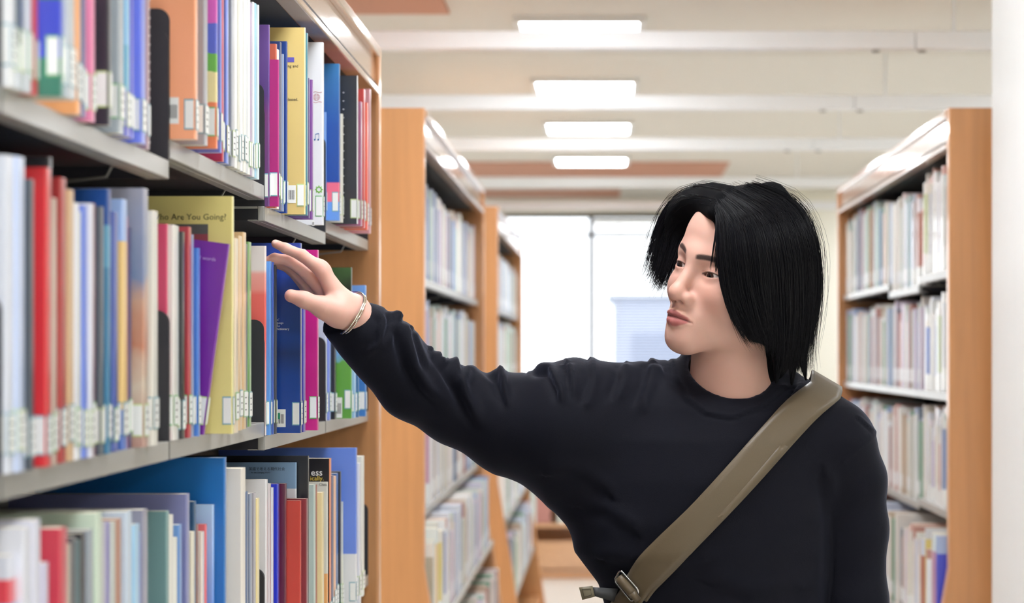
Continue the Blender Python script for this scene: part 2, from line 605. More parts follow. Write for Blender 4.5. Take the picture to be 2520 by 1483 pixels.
def make_book(x, y, z, t, H, Wd=.17, col='#ffffff', spine=None, s=-1, hard=False, bands=None, label=None, row='', rough=.28,
              slabel=None, tilt=0.0, kind='book', smooth=False, warp=0.0, group=None, bands_spine=True, coat=.45):
    """spine plane at x facing the aisle, near face at y, bottom at z; s=-1 pages go to -x"""
    cm = bands_mat(bands, rough, coat, smooth, warp) if bands else mat('cover_' + colour_word(col).replace(' ', '_'), col, rough, coat=coat)
    sm = cm if (spine is None) else mat('cover_' + colour_word(spine).replace(' ', '_'), spine, rough, coat=coat)
    me, pg = book_mesh(Wd, t, H, hard, [cm, sm])
    o = bpy.data.objects.new('book', me)
    COL.objects.link(o)
    o.location = (x, y + t / 2, z)
    if s > 0:
        o.rotation_euler = (0, 0, math.pi)
    if tilt:
        o.rotation_euler = (0, tilt, 0)
    p = bpy.data.objects.new('page_block', pg)
    COL.objects.link(p)
    p.parent = o
    if slabel:
        a = random.uniform(.010, .018)
        b = a + .035
        m = MB()
        fw = .013
        g = .0005
        m.box(-fw, -.002, -t / 2 - g, -t / 2, a, b, 1)
        m.box(-fw + .0012, -.002, -t / 2 - 2 * g, -t / 2 - g, a + .0016, b - .0016, 0)
        m.box(0, g, -t / 2 + .0008, t / 2 - .0008, a, b, 1)
        m.box(g, 2 * g, -t / 2 + .0008, t / 2 - .0008, a + .0016, b - .0016, 0)
        if t > .019:
            for k in range(3):
                m.box(2 * g, 2 * g + .0001, -t * .25, t * .22, a + .009 + k * .008, a + .0105 + k * .008, 2)
        m.obj('spine_label', [LABEL, LBORDER[slabel], INK], o)
    tag(o, label, 'book', group)
    BOOKS.append([o, colour_word(spine or (bands[0][1] if bands else col)) if not label else None, row, len(BOOKS), label])
    return o


def barcode(o, t, x0, x1, z0, z1, green=False):
    """sticker on the near cover, local coordinates"""
    m = MB()
    g = .0004
    y = -t / 2
    m.box(x0, x1, y - g, y, z0, z1, 0)
    n = 9
    w = (x1 - x0) * .8
    for k in range(n):
        a = x0 + (x1 - x0) * .1 + w * k / n
        m.box(a, a + w / n * (.35 + .3 * (k % 3 == 0)), y - g - .0002, y - g, z0 + (z1 - z0) * .2, z0 + (z1 - z0) * .72, 1)
    if green:
        m.box(x0 + (x1 - x0) * .08, x0 + (x1 - x0) * .48, y - g - .0004, y - g - .0002, z0 + (z1 - z0) * .45, z0 + (z1 - z0) * .8, 2)
    return m.obj('barcode_sticker', [LABEL, INK, mat('green_sticker_ink', (40, 150, 110), .4)], o)


def shelf_row(bay, zt, entries, row, x_def=-.488, start=None):
    """lay one bay of the near left bookcase; entry = (right px of the near face, top px, colour, options)"""
    y0, y1 = JL[bay] + .0065, JL[bay + 1] - .007
    y = start if start is not None else y0
    z = CAM + zt
    lay = []
    for e in entries:
        xr, yt, col = e[:3]
        op = dict(e[3]) if len(e) > 3 else {}
        if 'z' in op:
            yy = max(y, op.pop('z'))
        elif op.pop('c', False):
            yy = y + .0008
        else:
            X0_ = op.get('X', x_def)
            yy = max(y + .0008, FPX * X0_ / (xr - VX))
        X = (xr - VX) * yy / FPX
        X = min(max(X, -.56), -.425)
        lay.append([yy, X, yt, col, op])
        y = yy + op.get('t', .006)
    for i, (yy, X, yt, col, op) in enumerate(lay):
        nxt = lay[i + 1][0] if i + 1 < len(lay) else y1
        t = op.pop('t', None) or max(.005, min(.03, nxt - yy - .0008))
        if yy + t > y1:
            t = max(.004, y1 - yy)
            if yy > y1 - .004:
                print('ROW OVERFLOW', row, i, col, yy, y1)
        H = (VY - yt) * yy / FPX - zt
        op.pop('X', None)
        txt, bc, sl = op.pop('text', None), op.pop('barcode', None), op.pop('sl', random.choice('gbby'))
        op.setdefault('Wd', min(.25, max(.15, H * .72)))
        o = make_book(X, yy, z + .0003, t, H, col=col, row=row, slabel=sl, **op)
        if bc:
            p0, p1 = W(bc[0], bc[3], yy), W(bc[2], bc[1], yy)
            barcode(o, t, p0.x - X, p1.x - X, p0.z - z, p1.z - z, green=len(bc) > 4)
        for (body, px, py, size, tc) in (txt or []):
            p = W(px, py, yy)
            text_mesh(body, size, mat('cover_ink', tc, .4), o, (p.x - X, -t / 2 - .0003, p.z - z), (math.pi / 2, 0, 0))
    return lay


TOP, MID, LOW = 'top shelf of the near left bookcase', 'middle shelf of the near left bookcase', 'bottom visible shelf of the near left bookcase'
# --- top shelf
shelf_row(1, .2199, [
    (27, -60, '#eef0f2', dict(z=2.33, t=.02)), (50, -40, '#5d6a78', dict(t=.018, bands=[(0, '#c9ced3'), (.42, '#5d6a78')])),
    (70, -60, '#d5d8de', dict(t=.016)), (88, -40, '#c84a52', dict(t=.012)),
    (150, -80, '#4450c8', dict(z=2.43, t=.012, bands=[(0, '#3f7f6d'), (.3, '#4552cc'), (.75, '#3f7f5d')], label='blue and green covered book sticking out of the top shelf, nearest the viewer')),
    (170, -60, '#c2c9cf', dict(z=2.45, t=.03)), (191, -50, '#f5ad72', dict(t=.02, sl='b')),
    (204, -70, '#4d5a95', dict(t=.016)), (226, -80, '#f48fb8', dict(z=2.7, t=.02, label='pink book on the top shelf left of the black cover')),
    (268, -60, '#2b2d38', dict(z=2.75, t=.014, sl='y', label='black covered book with lime edged label on the top shelf')),
    (294, -50, '#aab4bd', dict(t=.03)), (312, -40, '#86c3ea', dict(t=.024, bands=[(0, '#7d80d8'), (.3, '#6fb6d8'), (.6, '#8cc6ee')])),
    (323, -60, '#3342d8', dict(t=.018)), (349, -40, '#7c8ef0', dict(z=2.98, t=.03)),
    (364, -40, '#b79aa3', dict(z=3.07, t=.014)),
], TOP)
# spiral-bound book at the end of that bay
sb = make_book(-.5125, 3.125, CAM + .2202, .02, .27, col='#a88f9c', spine='#8f7b88', row=TOP, slabel='b', label='spiral bound mauve book beside the dark bracket on the top shelf')
m = MB()
for k in range(26):
    zc = .012 + k * .0098
    m.tube([(.001 + .0065 * math.cos(a), .0085 * math.sin(a), zc + .001 * a) for a in np.linspace(-2.6, 2.6, 9)], .0012, 5)
m.obj('spiral_binding', mat('white_wire', (225, 225, 232), .3), sb, smooth=True)['kind'] = 'stuff'

shelf_row(2, .2445, [
    (481, -40, '#ffb084', dict(c=True, t=.022, label='orange cover with a barcode, top shelf right of the first dark bracket', barcode=(416, 240, 440, 305))),
    (504, -50, '#a2a3ab', dict(z=3.34, t=.03, label='plain grey book right of the orange cover on the top shelf')),
    (533, -30, '#d83bb0', dict(z=3.40, t=.012, bands=[(0, '#f58a5e'), (.28, '#f2e3a8'), (.47, '#6fb94e'), (.6, '#5b6ad0'), (.78, '#d95fc0')], smooth=False, warp=.12, label='rainbow coloured cover on the top shelf between grey and blue books')),
    (543, -40, '#6f80d6', dict(z=3.47, t=.014)), (548, -40, '#c03048', dict(t=.014)), (558, -20, '#6a83d4', dict(t=.022)),
    (572, -25, '#a4a7ae', dict(t=.028)), (580, -25, '#f1f1ec', dict(t=.02)), (588, -20, '#d9d8cc', dict(t=.016)),
    (594, -10, '#e9eaee', dict(t=.02)), (602, -14, '#ecebe2', dict(t=.022)), (607, -5, '#cfd3d6', dict(t=.016)), (613, -5, '#f0efe9', dict(t=.016)),
    (618, 8, '#a494b0', dict(t=.014)), (624, 5, '#dfe3e6', dict(t=.014)), (629, 8, '#8fc3da', dict(t=.016)), (636, 12, '#d5e6ec', dict(t=.012)),
], TOP, x_def=-.491)
shelf_row(3, .2145, [
    (663, 61, '#5d3a7e', dict(c=True, t=.007, bands=[(0, '#6a3f7c'), (.5, '#7a3f80'), (.62, '#5b3c84'), (.9, '#6b4a94')], smooth=True, label='tall purple book behind the bracket on the top shelf')),
    (686, 147, '#b01c78', dict(c=True, t=.012, label='magenta book on the top shelf left of the blue spines')),
    (680, 108, '#c0604a', dict(X=-.505, z=4.2, t=.012)), (684, 121, '#eceae6', dict(X=-.502, z=4.23, t=.02)), (690, 103, '#26386a', dict(X=-.498, z=4.26, t=.018)),
    (697, 133, '#8294b8', dict(z=4.30, t=.012)), (706, 102, '#1f3f88', dict(z=4.36, t=.014)),
    (751, 68, '#dcc27c', dict(z=4.40, t=.01, Wd=.215, spine='#e8d9a4', label='tall pale yellow book standing out of the top shelf', barcode=(706, 456, 728, 500),
                              text=[('ing and', 706, 166, .0062, '#4d4434'), ('-based,', 706, 248, .0062, '#4d4434')])),
    (756, 81, '#3c7f8f', dict(z=4.43, t=.018)), (761, 192, '#5c4a7a', dict(z=4.52, t=.01)), (769, 196, '#81509a', dict(z=4.56, t=.016)),
    (795, 104, '#eceef2', dict(z=4.76, t=.02, label='tall white book with small icons on the top shelf', barcode=(768, 543, 774, 556))),
], TOP)
shelf_row(4, .236, [
    (803, 276, '#7aa6ea', dict(c=True, t=.01)),
    (835, 157, '#1f58b0', dict(c=True, t=.02, bands=[(0, '#6aa0f0'), (.12, '#6aa0f0'), (.121, '#f2708e'), (.24, '#f2708e'), (.245, '#0d4aa8'), (.6, '#1a55b0'), (1, '#3d86c8')], smooth=True, label='blue book with pink and light blue bands, top shelf near the far end')),
    (843, 280, '#e8e6da', dict(z=5.13, t=.02)),
    (880, 186, '#2b2e36', dict(z=5.2, t=.012, label='black covered spiral notebook on the top shelf near the far end', spine='#e8eaec')),
    (889, 250, '#b06a8e', dict(z=5.28, t=.03)), (896, 219, '#cf4a48', dict(z=5.36, t=.03)), (904, 252, '#f4654f', dict(z=5.45, t=.03)),
    (911, 219, '#d9a3ac', dict(z=5.6, t=.02)),
], TOP)
# --- middle shelf
shelf_row(1, -.10, [
    (18, 381, '#dfe4f0', dict(z=2.33, t=.03)), (45, 384, '#c5d3f0', dict(z=2.37, t=.03)), (74, 440, '#3f4a58', dict(z=2.43, t=.02)), 
    (76, 470, '#7a5fae', dict(z=2.46, t=.012)), (115, 412, '#d9363c', dict(z=2.50, t=.022, label='bright red book near the left end of the middle shelf')),
    (122, 387, '#2d3038', dict(z=2.53, t=.01, X=-.5)), (131, 487, '#c9b3a6', dict(t=.02)), (151, 437, '#b03a3c', dict(z=2.58, t=.026)), (171, 466, '#d6b48c', dict(z=2.63, t=.026)),
    (186, 499, '#eceef6', dict(t=.022)), (192, 520, '#e6ecd0', dict(t=.018)), (207, 505, '#6d86e0', dict(t=.022)), (222, 500, '#e3e5f3', dict(t=.022)),
    (229, 500, '#7e2f4c', dict(t=.014)), (249, 508, '#5a6470', dict(z=2.79, t=.018, label='slate book with a small red and white dot on the middle shelf')),
    (266, 465, '#2f6fb0', dict(z=2.82, t=.02, bands=[(0, '#3f80a8'), (.7, '#5f9fc0'), (.86, '#1f4f9c')])),
    (281, 520, '#4a5fb0', dict(z=2.88, t=.026)),
    (303, 490, '#f3cf88', dict(z=2.94, t=.03, bands=[(0, '#5577c8'), (.16, '#f3cf88'), (.83, '#a8c4f4')], label='yellow spine with a light blue top on the middle shelf')),
    (310, 532, '#a64a66', dict(t=.018)), (319, 560, '#2f3470', dict(t=.016)),
    (355, 463, '#8f9ab5', dict(z=3.02, t=.03, bands=[(0, '#b98f84'), (.25, '#d8c8b4'), (.4, '#c8876c'), (.6, '#c9a28c'), (.68, '#7c8fb4'), (1, '#a4a6b8')], smooth=True, warp=.25, label='book with a photographic cover, grey sky over orange, on the middle shelf')),
    (378, 518, '#e9e6dd', dict(z=3.07, t=.034, label='cream white book right of the photographic cover on the middle shelf')),
], MID)
lay = shelf_row(2, -.10, [
    (411, 551, '#d2456c', dict(c=True, t=.008, label='raspberry pink book rising behind the first dark bracket, middle shelf')),
    (428, 553, '#ece9e4', dict(t=.03)), (436, 556, '#c9cfd0', dict(t=.016)), (449, 570, '#26282e', dict(z=3.31, t=.022)),
    (465, 558, '#b8434f', dict(z=3.36, t=.024)), (474, 577, '#8c9cc4', dict(t=.012)), (488, 610, '#4a7fd6', dict(z=3.42, t=.02)),
], MID)
# purple book leaning out of the row
pz = 3.475
pX = (501 - VX) * pz / FPX
pb = make_book(pX, pz, CAM - .0995, .014, .235, Wd=.16, col='#76209c', row=MID, slabel='y', tilt=math.radians(7.6), label='purple book leaning out of the middle shelf before the yellow one',
               spine='#7d2ca4')
text_mesh('A thousand words', .0065, mat('cover_ink', '#c9a8dc', .4), pb, (-.062, -.0073, .212), (math.pi / 2, 0, 0))
text_mesh('in use', .0065, mat('cover_ink', '#c9a8dc', .4), pb, (-.062, -.0073, .203), (math.pi / 2, 0, 0))
lay = shelf_row(2, -.10, [
    (573, 483, '#e8dc8c', dict(z=3.53, t=.014, Wd=.24, spine='#f0e7a6', label='large yellow book with a grey picture, sticking out of the middle shelf', text=[('Who Are You Going?', 372, 541, .0105, '#4a4420')])),
    (580, 586, '#e8d6bc', dict(z=3.56, t=.03)), (590, 580, '#dfc199', dict(z=3.67, t=.03)), (600, 571, '#dbb98c', dict(z=3.74, t=.03)),
    (606, 600, '#39505c', dict(z=3.82, t=.016)), (613, 595, '#7ba568', dict(z=3.86, t=.03)),
], MID, start=3.50)
for o in BOOKS[-7:]:
    if 'large yellow' in (o[4] or ''):
        yb = o[0]
m = MB()
p0, p1 = W(420, 600, 3.53), W(512, 552, 3.53)
ox, oz = yb.location.x, CAM - .10
m.box(p0.x - ox, p1.x - ox, -.0074, -.007, p0.z - oz, p1.z - oz, 0)
m.box(p0.x - ox + .012, p1.x - ox, -.0077, -.0074, p0.z - oz, p0.z - oz + .012, 1)
m.obj('cover_picture', [mat('grey_print', (92, 94, 92), .3), mat('maroon_print', (150, 70, 80), .3)], yb)
shelf_row(3, -.12, [
    (654, 605, '#e6dcd8', dict(c=True, t=.012, bands=[(0, '#e6dcd8'), (.5, '#e8645c'), (.74, '#ea6e66'), (.77, '#ef968c'), (.85, '#f0a69c'), (.875, '#eadfdb')], smooth=True, coat=.2, label='white book with a coral pink patch, under his fingertips')),
    (666, 643, '#5a94dc', dict(z=4.165, t=.016, label='slim light blue book just right of the coral patched book')),
    (673, 645, '#3f5fb8', dict(z=4.2, t=.012)), (680, 650, '#4d4f58', dict(z=4.23, t=.012)),
    (740, 598, '#123f96', dict(z=4.27, t=.022, Wd=.2, bands=[(0, '#0d429c'), (.3, '#0c3f97'), (.42, '#0f2f72'), (.5, '#0d409a'), (.72, '#142f7a'), (.84, '#2a4cb4'), (1, '#2444a0')], smooth=True, label='wide dark blue dictionary that his hand reaches over',
                               barcode=(677, 1007, 703, 1051, 1), text=[("es'", 679, 789, .0046, '#e8ecf4'), ('nguage', 677, 797, .0046, '#e8ecf4'), ('the', 679, 804.5, .0046, '#e8ecf4'), ('Dictionary', 677, 812, .0050, '#ffffff')])),
    (748, 612, '#4b49b4', dict(z=4.33, t=.03)),
    (782, 615, '#cc1f86', dict(z=4.43, t=.02, label='magenta book under his wrist on the middle shelf')),
], MID)
shelf_row(4, -.12, [
    (803, 740, '#c8cfe6', dict(c=True, t=.02)), (811, 745, '#7c8ee0', dict(z=5.1, t=.03)), (825, 750, '#2c2d34', dict(z=5.17, t=.03, label='black spine with pale stripes under the sleeve, middle shelf')),
    (865, 658, '#3f7a3a', dict(z=5.23, t=.012, bands=[(0, '#5aa03c'), (.38, '#67ab48'), (.42, '#7fb4ea'), (.62, '#6d9a8c'), (.7, '#24381f'), (.85, '#1c2a1c'), (1, '#3f6034')], smooth=True, warp=.16, label='green book with a leafy photograph beyond his wrist', barcode=(826, 978, 842, 1028))),
    (874, 760, '#9fc4e8', dict(z=5.27, t=.02)), (882, 770, '#2f6a9c', dict(z=5.33, t=.02)),
    (900, 702, '#79a8ee', dict(z=5.4, t=.016, bands=[(0, '#3f7cc4'), (.55, '#4a86cc'), (.56, '#79a8ee')], label='light blue book closest to the end panel on the middle shelf')),
], MID)
# --- bottom shelf
shelf_row(1, -.462, [
    (23, 1369, '#3fa8e0', dict(z=2.33, t=.03, bands=[(0, '#ffffff'), (.32, '#4fb4ea'), (.86, '#e04a58'), (.93, '#d9dce8')])), (60, 1300, '#e0e2ec', dict(z=2.37, t=.03)),
    (85, 1281, '#dfe0ee', dict(z=2.43, t=.03)), (108, 1387, '#cfcbe2', dict(t=.024)), (150, 1301, '#cf3c50', dict(z=2.54, t=.034, label='thick red book near the left end of the bottom shelf')),
    (165, 1340, '#cabfae', dict(t=.02)), (178, 1322, '#4b4a54', dict(t=.02)), (190, 1330, '#35606a', dict(t=.018)), (201, 1312, '#22222c', dict(z=2.65, t=.022)),
    (219, 1305, '#9aa3ae', dict(z=2.69, t=.024)), (240, 1263, '#d2e2cf', dict(z=2.73, t=.03, label='pale green book rising above its neighbours on the bottom shelf')),
    (247, 1290, '#a09a7c', dict(t=.016)), (256, 1285, '#b7b5c4', dict(t=.016)), (264, 1285, '#7d74ba', dict(t=.016)), (277, 1285, '#c3c8c2', dict(t=.022)),
    (290, 1278, '#b4806a', dict(t=.024)), (314, 1260, '#cbdbec', dict(z=2.87, t=.03)), (333, 1292, '#f0e98e', dict(z=2.93, t=.03, bands=[(0, '#f2ec90'), (.55, '#f2ec90'), (.56, '#a9d4f0')], label='yellow and sky blue spine on the bottom shelf')),
    (342, 1310, '#5f78c8', dict(t=.016)), (354, 1255, '#9c9cae', dict(z=3.02, t=.03)),
], LOW)
shelf_row(2, -.462, [
    (411, 1258, '#73999a', dict(c=True, t=.02, label='sage teal book behind the bracket on the bottom shelf')),
    (420, 1268, '#e6e3da', dict(t=.024)), (430, 1324, '#e8e8e0', dict(t=.024)), (441, 1292, '#5f8fce', dict(z=3.33, t=.026)), (460, 1216, '#8285b4', dict(z=3.38, t=.026)),
    (474, 1309, '#eae4ce', dict(z=3.43, t=.022)), (478, 1234, '#234c70', dict(t=.02, X=-.5)), (485, 1290, '#9a6a52', dict(t=.012)), (498, 1309, '#f0e4da', dict(z=3.52, t=.022)), (507, 1290, '#e8747c', dict(z=3.55, t=.012)),
    (525, 1242, '#6f98e4', dict(z=3.57, t=.014, bands=[(0, '#1e4ec0'), (.2, '#2a5fd0'), (.5, '#6f9ae8'), (1, '#b4d0f6')], smooth=True, label='light blue fading cover in front of the big blue book, bottom shelf')),
    (553, 1126, '#1f72c0', dict(z=3.59, t=.02, Wd=.24, label='tall plain blue book on the bottom shelf, left of the thick cream one')),
    (596, 1153, '#f2ebe0', dict(z=3.63, t=.04, Wd=.19, label='thick cream book in the middle of the bottom shelf')),
    (601, 1337, '#aab878', dict(z=3.70, t=.012)), (607, 1210, '#4a6590', dict(t=.02)), (616, 1215, '#8490a8', dict(t=.026)), (626, 1213, '#a8a4ac', dict(t=.02)), (634, 1227, '#ead9a0', dict(z=3.88, t=.026)),
], LOW)
shelf_row(3, -.462, [
    (656, 1180, '#e9e7ea', dict(c=True, t=.02)), (664, 1190, '#d6ccd0', dict(z=4.18, t=.02)), (671, 1200, '#e4e6f0', dict(z=4.22, t=.016)),
    (684, 1191, '#1f33d0', dict(z=4.26, t=.024, label='royal blue book left of the maroon one on the bottom shelf')), (703, 1190, '#6a1f42', dict(z=4.3, t=.02, label='maroon book between royal blue and red on the bottom shelf')),
    (740, 1232, '#dc4a40', dict(z=4.325, t=.016, label='red book right of the maroon one on the bottom shelf')),
    (755, 1227, '#8f3040', dict(z=4.345, t=.02)),
    (729, 1138, '#7c9cc4', dict(z=4.38, t=.012, Wd=.22, bands=[(0, '#e8eaf0'), (.86, '#86a8cc'), (1, '#7090b8')], label='light blue book with dark title characters, bottom shelf', text=[('英語で考える現代社会', 612, 1157, .0056, '#26304a'), ('for the Changing World', 618, 1164, .0030, '#3a4a66')])),
    (723, 1204, '#e9e7e2', dict(z=4.395, t=.008, X=-.485)),
    (759, 1122, '#1c1f28', dict(z=4.41, t=.012, Wd=.22, label='tall black cover standing behind the red book, bottom shelf')),
    (747, 1240, '#e4e0d8', dict(z=4.44, t=.016)),
    (774, 1192, '#b8c8c2', dict(z=4.53, t=.024)), (779, 1193, '#9c5848', dict(z=4.58, t=.016)), (794, 1212, '#ead9a4', dict(z=4.6, t=.03)),
    (806, 1186, '#cfcfc8', dict(z=4.66, t=.012, bands=[(0, '#e0a468'), (.22, '#e0a468'), (.4, '#cfd0c8')], text=[('Class', 785, 1195, .006, '#33333a')])),
    (812, 1128, '#14141a', dict(z=4.68, t=.03, spine='#e07a3c', bands=[(0, '#14141a'), (1, '#17171e')], smooth=True, label='black book with an orange spine and white lettering, bottom shelf', text=[('ess', 765, 1170, .0155, '#ffffff'), ('ically.', 763, 1182, .0105, '#f0d050')])),
    (818, 1170, '#4c527c', dict(z=4.84, t=.03)), (824, 1172, '#f0bd98', dict(z=4.91, t=.03)),
], LOW)
shelf_row(4, -.462, [
    (829, 1165, '#2f66a8', dict(c=True, t=.03)), (838, 1160, '#2e3038', dict(z=5.1, t=.02)), (842, 1236, '#d9dccc', dict(z=5.12, t=.03)),
    (877, 1102, '#6482e2', dict(z=5.17, t=.02, Wd=.25, bands=[(0, '#ecedf0'), (.335, '#6d8fe8'), (1, '#5878da')], label='largest periwinkle blue book with a white lower part, bottom shelf')),
    (885, 1140, '#e2e4ee', dict(z=5.22, t=.04)), (892, 1123, '#e8e9e4', dict(z=5.4, t=.05)),
], LOW)

# printed icons and stickers on a few covers
def find_book(words_):
    return [b[0] for b in BOOKS if b[4] and words_ in b[4]][0]


def on_cover(o, px, py):
    t = max(v.co.y for v in o.data.vertices)
    p = W(px, py, o.location.y - t)
    return p.x - o.location.x, -t - .0003, p.z - o.location.z


wb_ = find_book('small icons')
gx, gy, gz = on_cover(wb_, 785, 466)
m = MB()
m.tube([(gx + .0042 * math.cos(a), gy, gz + .0042 * math.sin(a)) for a in np.linspace(0, 2 * math.pi, 24, endpoint=False)], .0010, 5, closed=True)
for k in range(8):
    a = 2 * math.pi * k / 8
    m.tube([(gx + .005 * math.cos(a), gy, gz + .005 * math.sin(a)), (gx + .0066 * math.cos(a), gy, gz + .0066 * math.sin(a))], .0009, 5)
m.obj('printed_gear', mat('leaf_green_ink', (120, 190, 60), .4), wb_)
nx_, ny_, nz_ = on_cover(wb_, 779, 338)
m = MB()
for dx in (-.0028, .0030):
    m.tube([(nx_ + dx - .0012, ny_, nz_ - .004), (nx_ + dx + .0008, ny_, nz_ - .0036)], .0014, 6)
    m.tube([(nx_ + dx + .001, ny_, nz_ - .0036), (nx_ + dx + .001, ny_, nz_ + .006 + dx * .2)], .0004, 5)
m.tube([(nx_ - .0018, ny_, nz_ + .0054), (nx_ + .004, ny_, nz_ + .0066)], .0008, 5)
m.obj('printed_note', mat('blue_ink', (60, 110, 170), .4), wb_)
bx_, by_, bz_ = on_cover(wb_, 779, 239)
m = MB()
for rr in (.0055, .003):
    m.tube([(bx_ + rr * math.cos(a), by_, bz_ + .0055 * math.sin(a)) for a in np.linspace(0, 2 * math.pi, 20, endpoint=False)], .0003, 4, closed=True)
for dz in (-.0025, 0, .0025):
    m.tube([(bx_ - .005, by_, bz_ + dz), (bx_ + .005, by_, bz_ + dz)], .0003, 4)
for sg in (-1, 1):
    m.tube([(bx_ - .008, by_, bz_ + sg * .007), (bx_ - .002, by_, bz_ + sg * .0095), (bx_ + .004, by_, bz_ + sg * .0075), (bx_ + .009, by_, bz_ + sg * .0085)], .0004, 4)
m.obj('printed_globe', mat('rose_ink', (190, 110, 120), .4), wb_)
yb_ = find_book('tall pale yellow')
a_, b_ = on_cover(yb_, 704, 153), on_cover(yb_, 724, 141)
MB().box(a_[0], b_[0], a_[1], a_[1] + .0003, a_[2], b_[2]).obj('printed_block', mat('violet_ink', (96, 88, 180), .4), yb_)
nb_ = find_book('black covered spiral')
m = MB()
for k in range(16):
    a_ = on_cover(nb_, 845, 228 + k * 20.5)
    m.tube([(a_[0] - .001, a_[1] - .001, a_[2]), (a_[0] + .0016, a_[1] - .001, a_[2])], .0011, 6)
m.obj('spiral_binding', mat('white_wire', (225, 225, 232), .3), nb_)['kind'] = 'stuff'
# ------------------------------------------------------------------ books of the rows behind
STUFF = MB()
STUFFS = [STUFF]
STUFF_COLS = ['#eceef0', '#e2e6ee', '#d9d4c8', '#c9cede', '#eae4dc', '#d2dbd4', '#b9c6de', '#e6d2cc', '#f2f2ee', '#c6b09a', '#8ea4c8', '#b88078', '#cfe0dc', '#7f8a9c', '#dcd0e0', '#86a890']
PALE = ['#eef0f2', '#e4e8f0', '#dcdcd6', '#e6e2d6', '#f2f1ec', '#d8dce8', '#dfe6e4', '#eae6ee', '#cfd8e8', '#e8dcd8', '#f4f4f2', '#d4d6da']
TINT = ['#9fb4dc', '#d8a49a', '#b98a80', '#8fa6c4', '#c8d8b0', '#e2c79c', '#c79ab0', '#a9c2d4', '#c8c0de', '#b0aa98', '#7f92b8', '#d9c878']


def procedural_row(xf, s, zt, y0, y1, row, n_max, seed, specials=None, tall=.25, ex=0.0):
    """n_max books on their own from the near end, the rest joined as stuff"""
    r = random.Random(seed)
    y, k = y0, 0
    x = xf + s * (.03 + ex)
    while y < y1 - .02:
        t = r.uniform(.028, .06) if k < n_max else r.uniform(.018, .05)
        t = min(t, y1 - y)
        H = min(tall + .03, max(.18, r.gauss(tall, .018)))
        c = r.choice(PALE) if r.random() < .74 else r.choice(TINT)
        dx = r.uniform(-.006, .012)
        sp = (specials or {}).get(k)
        lab = None
        if sp:
            c, H, lab = sp[0], sp[1] or H, sp[2]
            t = sp[3] if len(sp) > 3 else t
        if k < n_max:
            bands = [(0, '#f0f2f0'), (r.uniform(.18, .24), c), (r.uniform(.78, .95), r.choice(PALE + TINT[:3]))] if not (sp and len(sp) > 4) else sp[4]
            make_book(x + s * dx, y, CAM + zt + .0003, t - .001, H, Wd=.17, col=c, s=s, bands=bands, row=row, label=lab, rough=.35)
        else:
            ci = r.randrange(len(STUFF_COLS))
            xa = x + s * dx
            STUFF.box(xa, xa + s * .17, y, y + t - .001, CAM + zt + .0003, CAM + zt + H, ci)
            STUFF.box(xa - s * .0006, xa, y + .001, y + t - .002, CAM + zt + .02, CAM + zt + .06, 0)
        y += t
        k += 1


NB = ['top shelf of the second left bookcase', 'second shelf of the second left bookcase', 'third shelf of the second left bookcase', 'fourth shelf of the second left bookcase']
spec_ml = [
    {0: ('#d8543c', .225, 'orange red book at the near end of the second bookcase, top shelf', .035, [(0, '#d8dce0'), (.2, '#d8543c')]), 3: ('#e0b27a', .31, 'tall tan book on the top shelf of the second left bookcase', .06), 5: ('#e6d8c4', .285, None, .05), 8: ('#5f94d8', .2, 'bright blue book on the top shelf of the second left bookcase', .03)},
    {1: ('#c4d890', .27, 'lime topped book on the second shelf of the second left bookcase', .05), 4: ('#e0d6a4', .22, None, .05)},
    {0: ('#e8b8b4', .24, None, .05), 2: ('#58a648', .27, 'red, yellow and green cover on the third shelf of the second left bookcase', .07, [(0, '#3f9a48'), (.2, '#7cc050'), (.42, '#d8c84a'), (.6, '#d8663c'), (.8, '#d84a40')])},
    {3: ('#74747c', .25, None, .03)},
]
for i, zt in enumerate((.205, -.115, -.425, -.72)):
    for b in range(4):
        a, c = ML0 + b * MBAY + .008, ML0 + (b + 1) * MBAY - (.008 if b < 3 else .04)
        procedural_row(-.48, -1, zt, a, c, NB[i], 14 if b == 0 else 0, 100 + i * 7 + b, spec_ml[i] if b == 0 else None, tall=.235 if i else .25, ex=-.06 if zt < -.6 else 0)
for b in range(4):
    procedural_row(-.48, -1, -1.08, ML0 + b * MBAY + .008, ML0 + (b + 1) * MBAY - .03, '', 0, 180 + b, tall=.25, ex=-.09)
STUFF = MB()
STUFFS.append(STUFF)
RB = ['top shelf of the right bookcase', 'second shelf of the right bookcase', 'third shelf of the right bookcase', 'fourth shelf of the right bookcase']
spec_rr = [
    {0: ('#2f4fb8', .285, 'deep blue topped book at the near end of the right bookcase, top shelf', .04, [(0, '#e4e8ee'), (.5, '#d0d4e2'), (.7, '#3a56b4')]), 1: ('#b4b4e0', .29, None, .05)},
    {6: ('#7a8aa8', .22, None, .05), 9: ('#9a6c6c', .26, 'dull maroon book on the second shelf of the right bookcase', .04), 15: ('#3f64b8', .2, 'strong blue book on the second shelf of the right bookcase', .05)},
    {9: ('#c06050', .2, 'brick red book on the third shelf of the right bookcase', .06)},
    {0: ('#3a46c8', .27, 'royal blue book at the near end of the right bookcase, fourth shelf', .03), 8: ('#b06a58', .24, 'rust red book on the fourth shelf of the right bookcase', .06)},
]
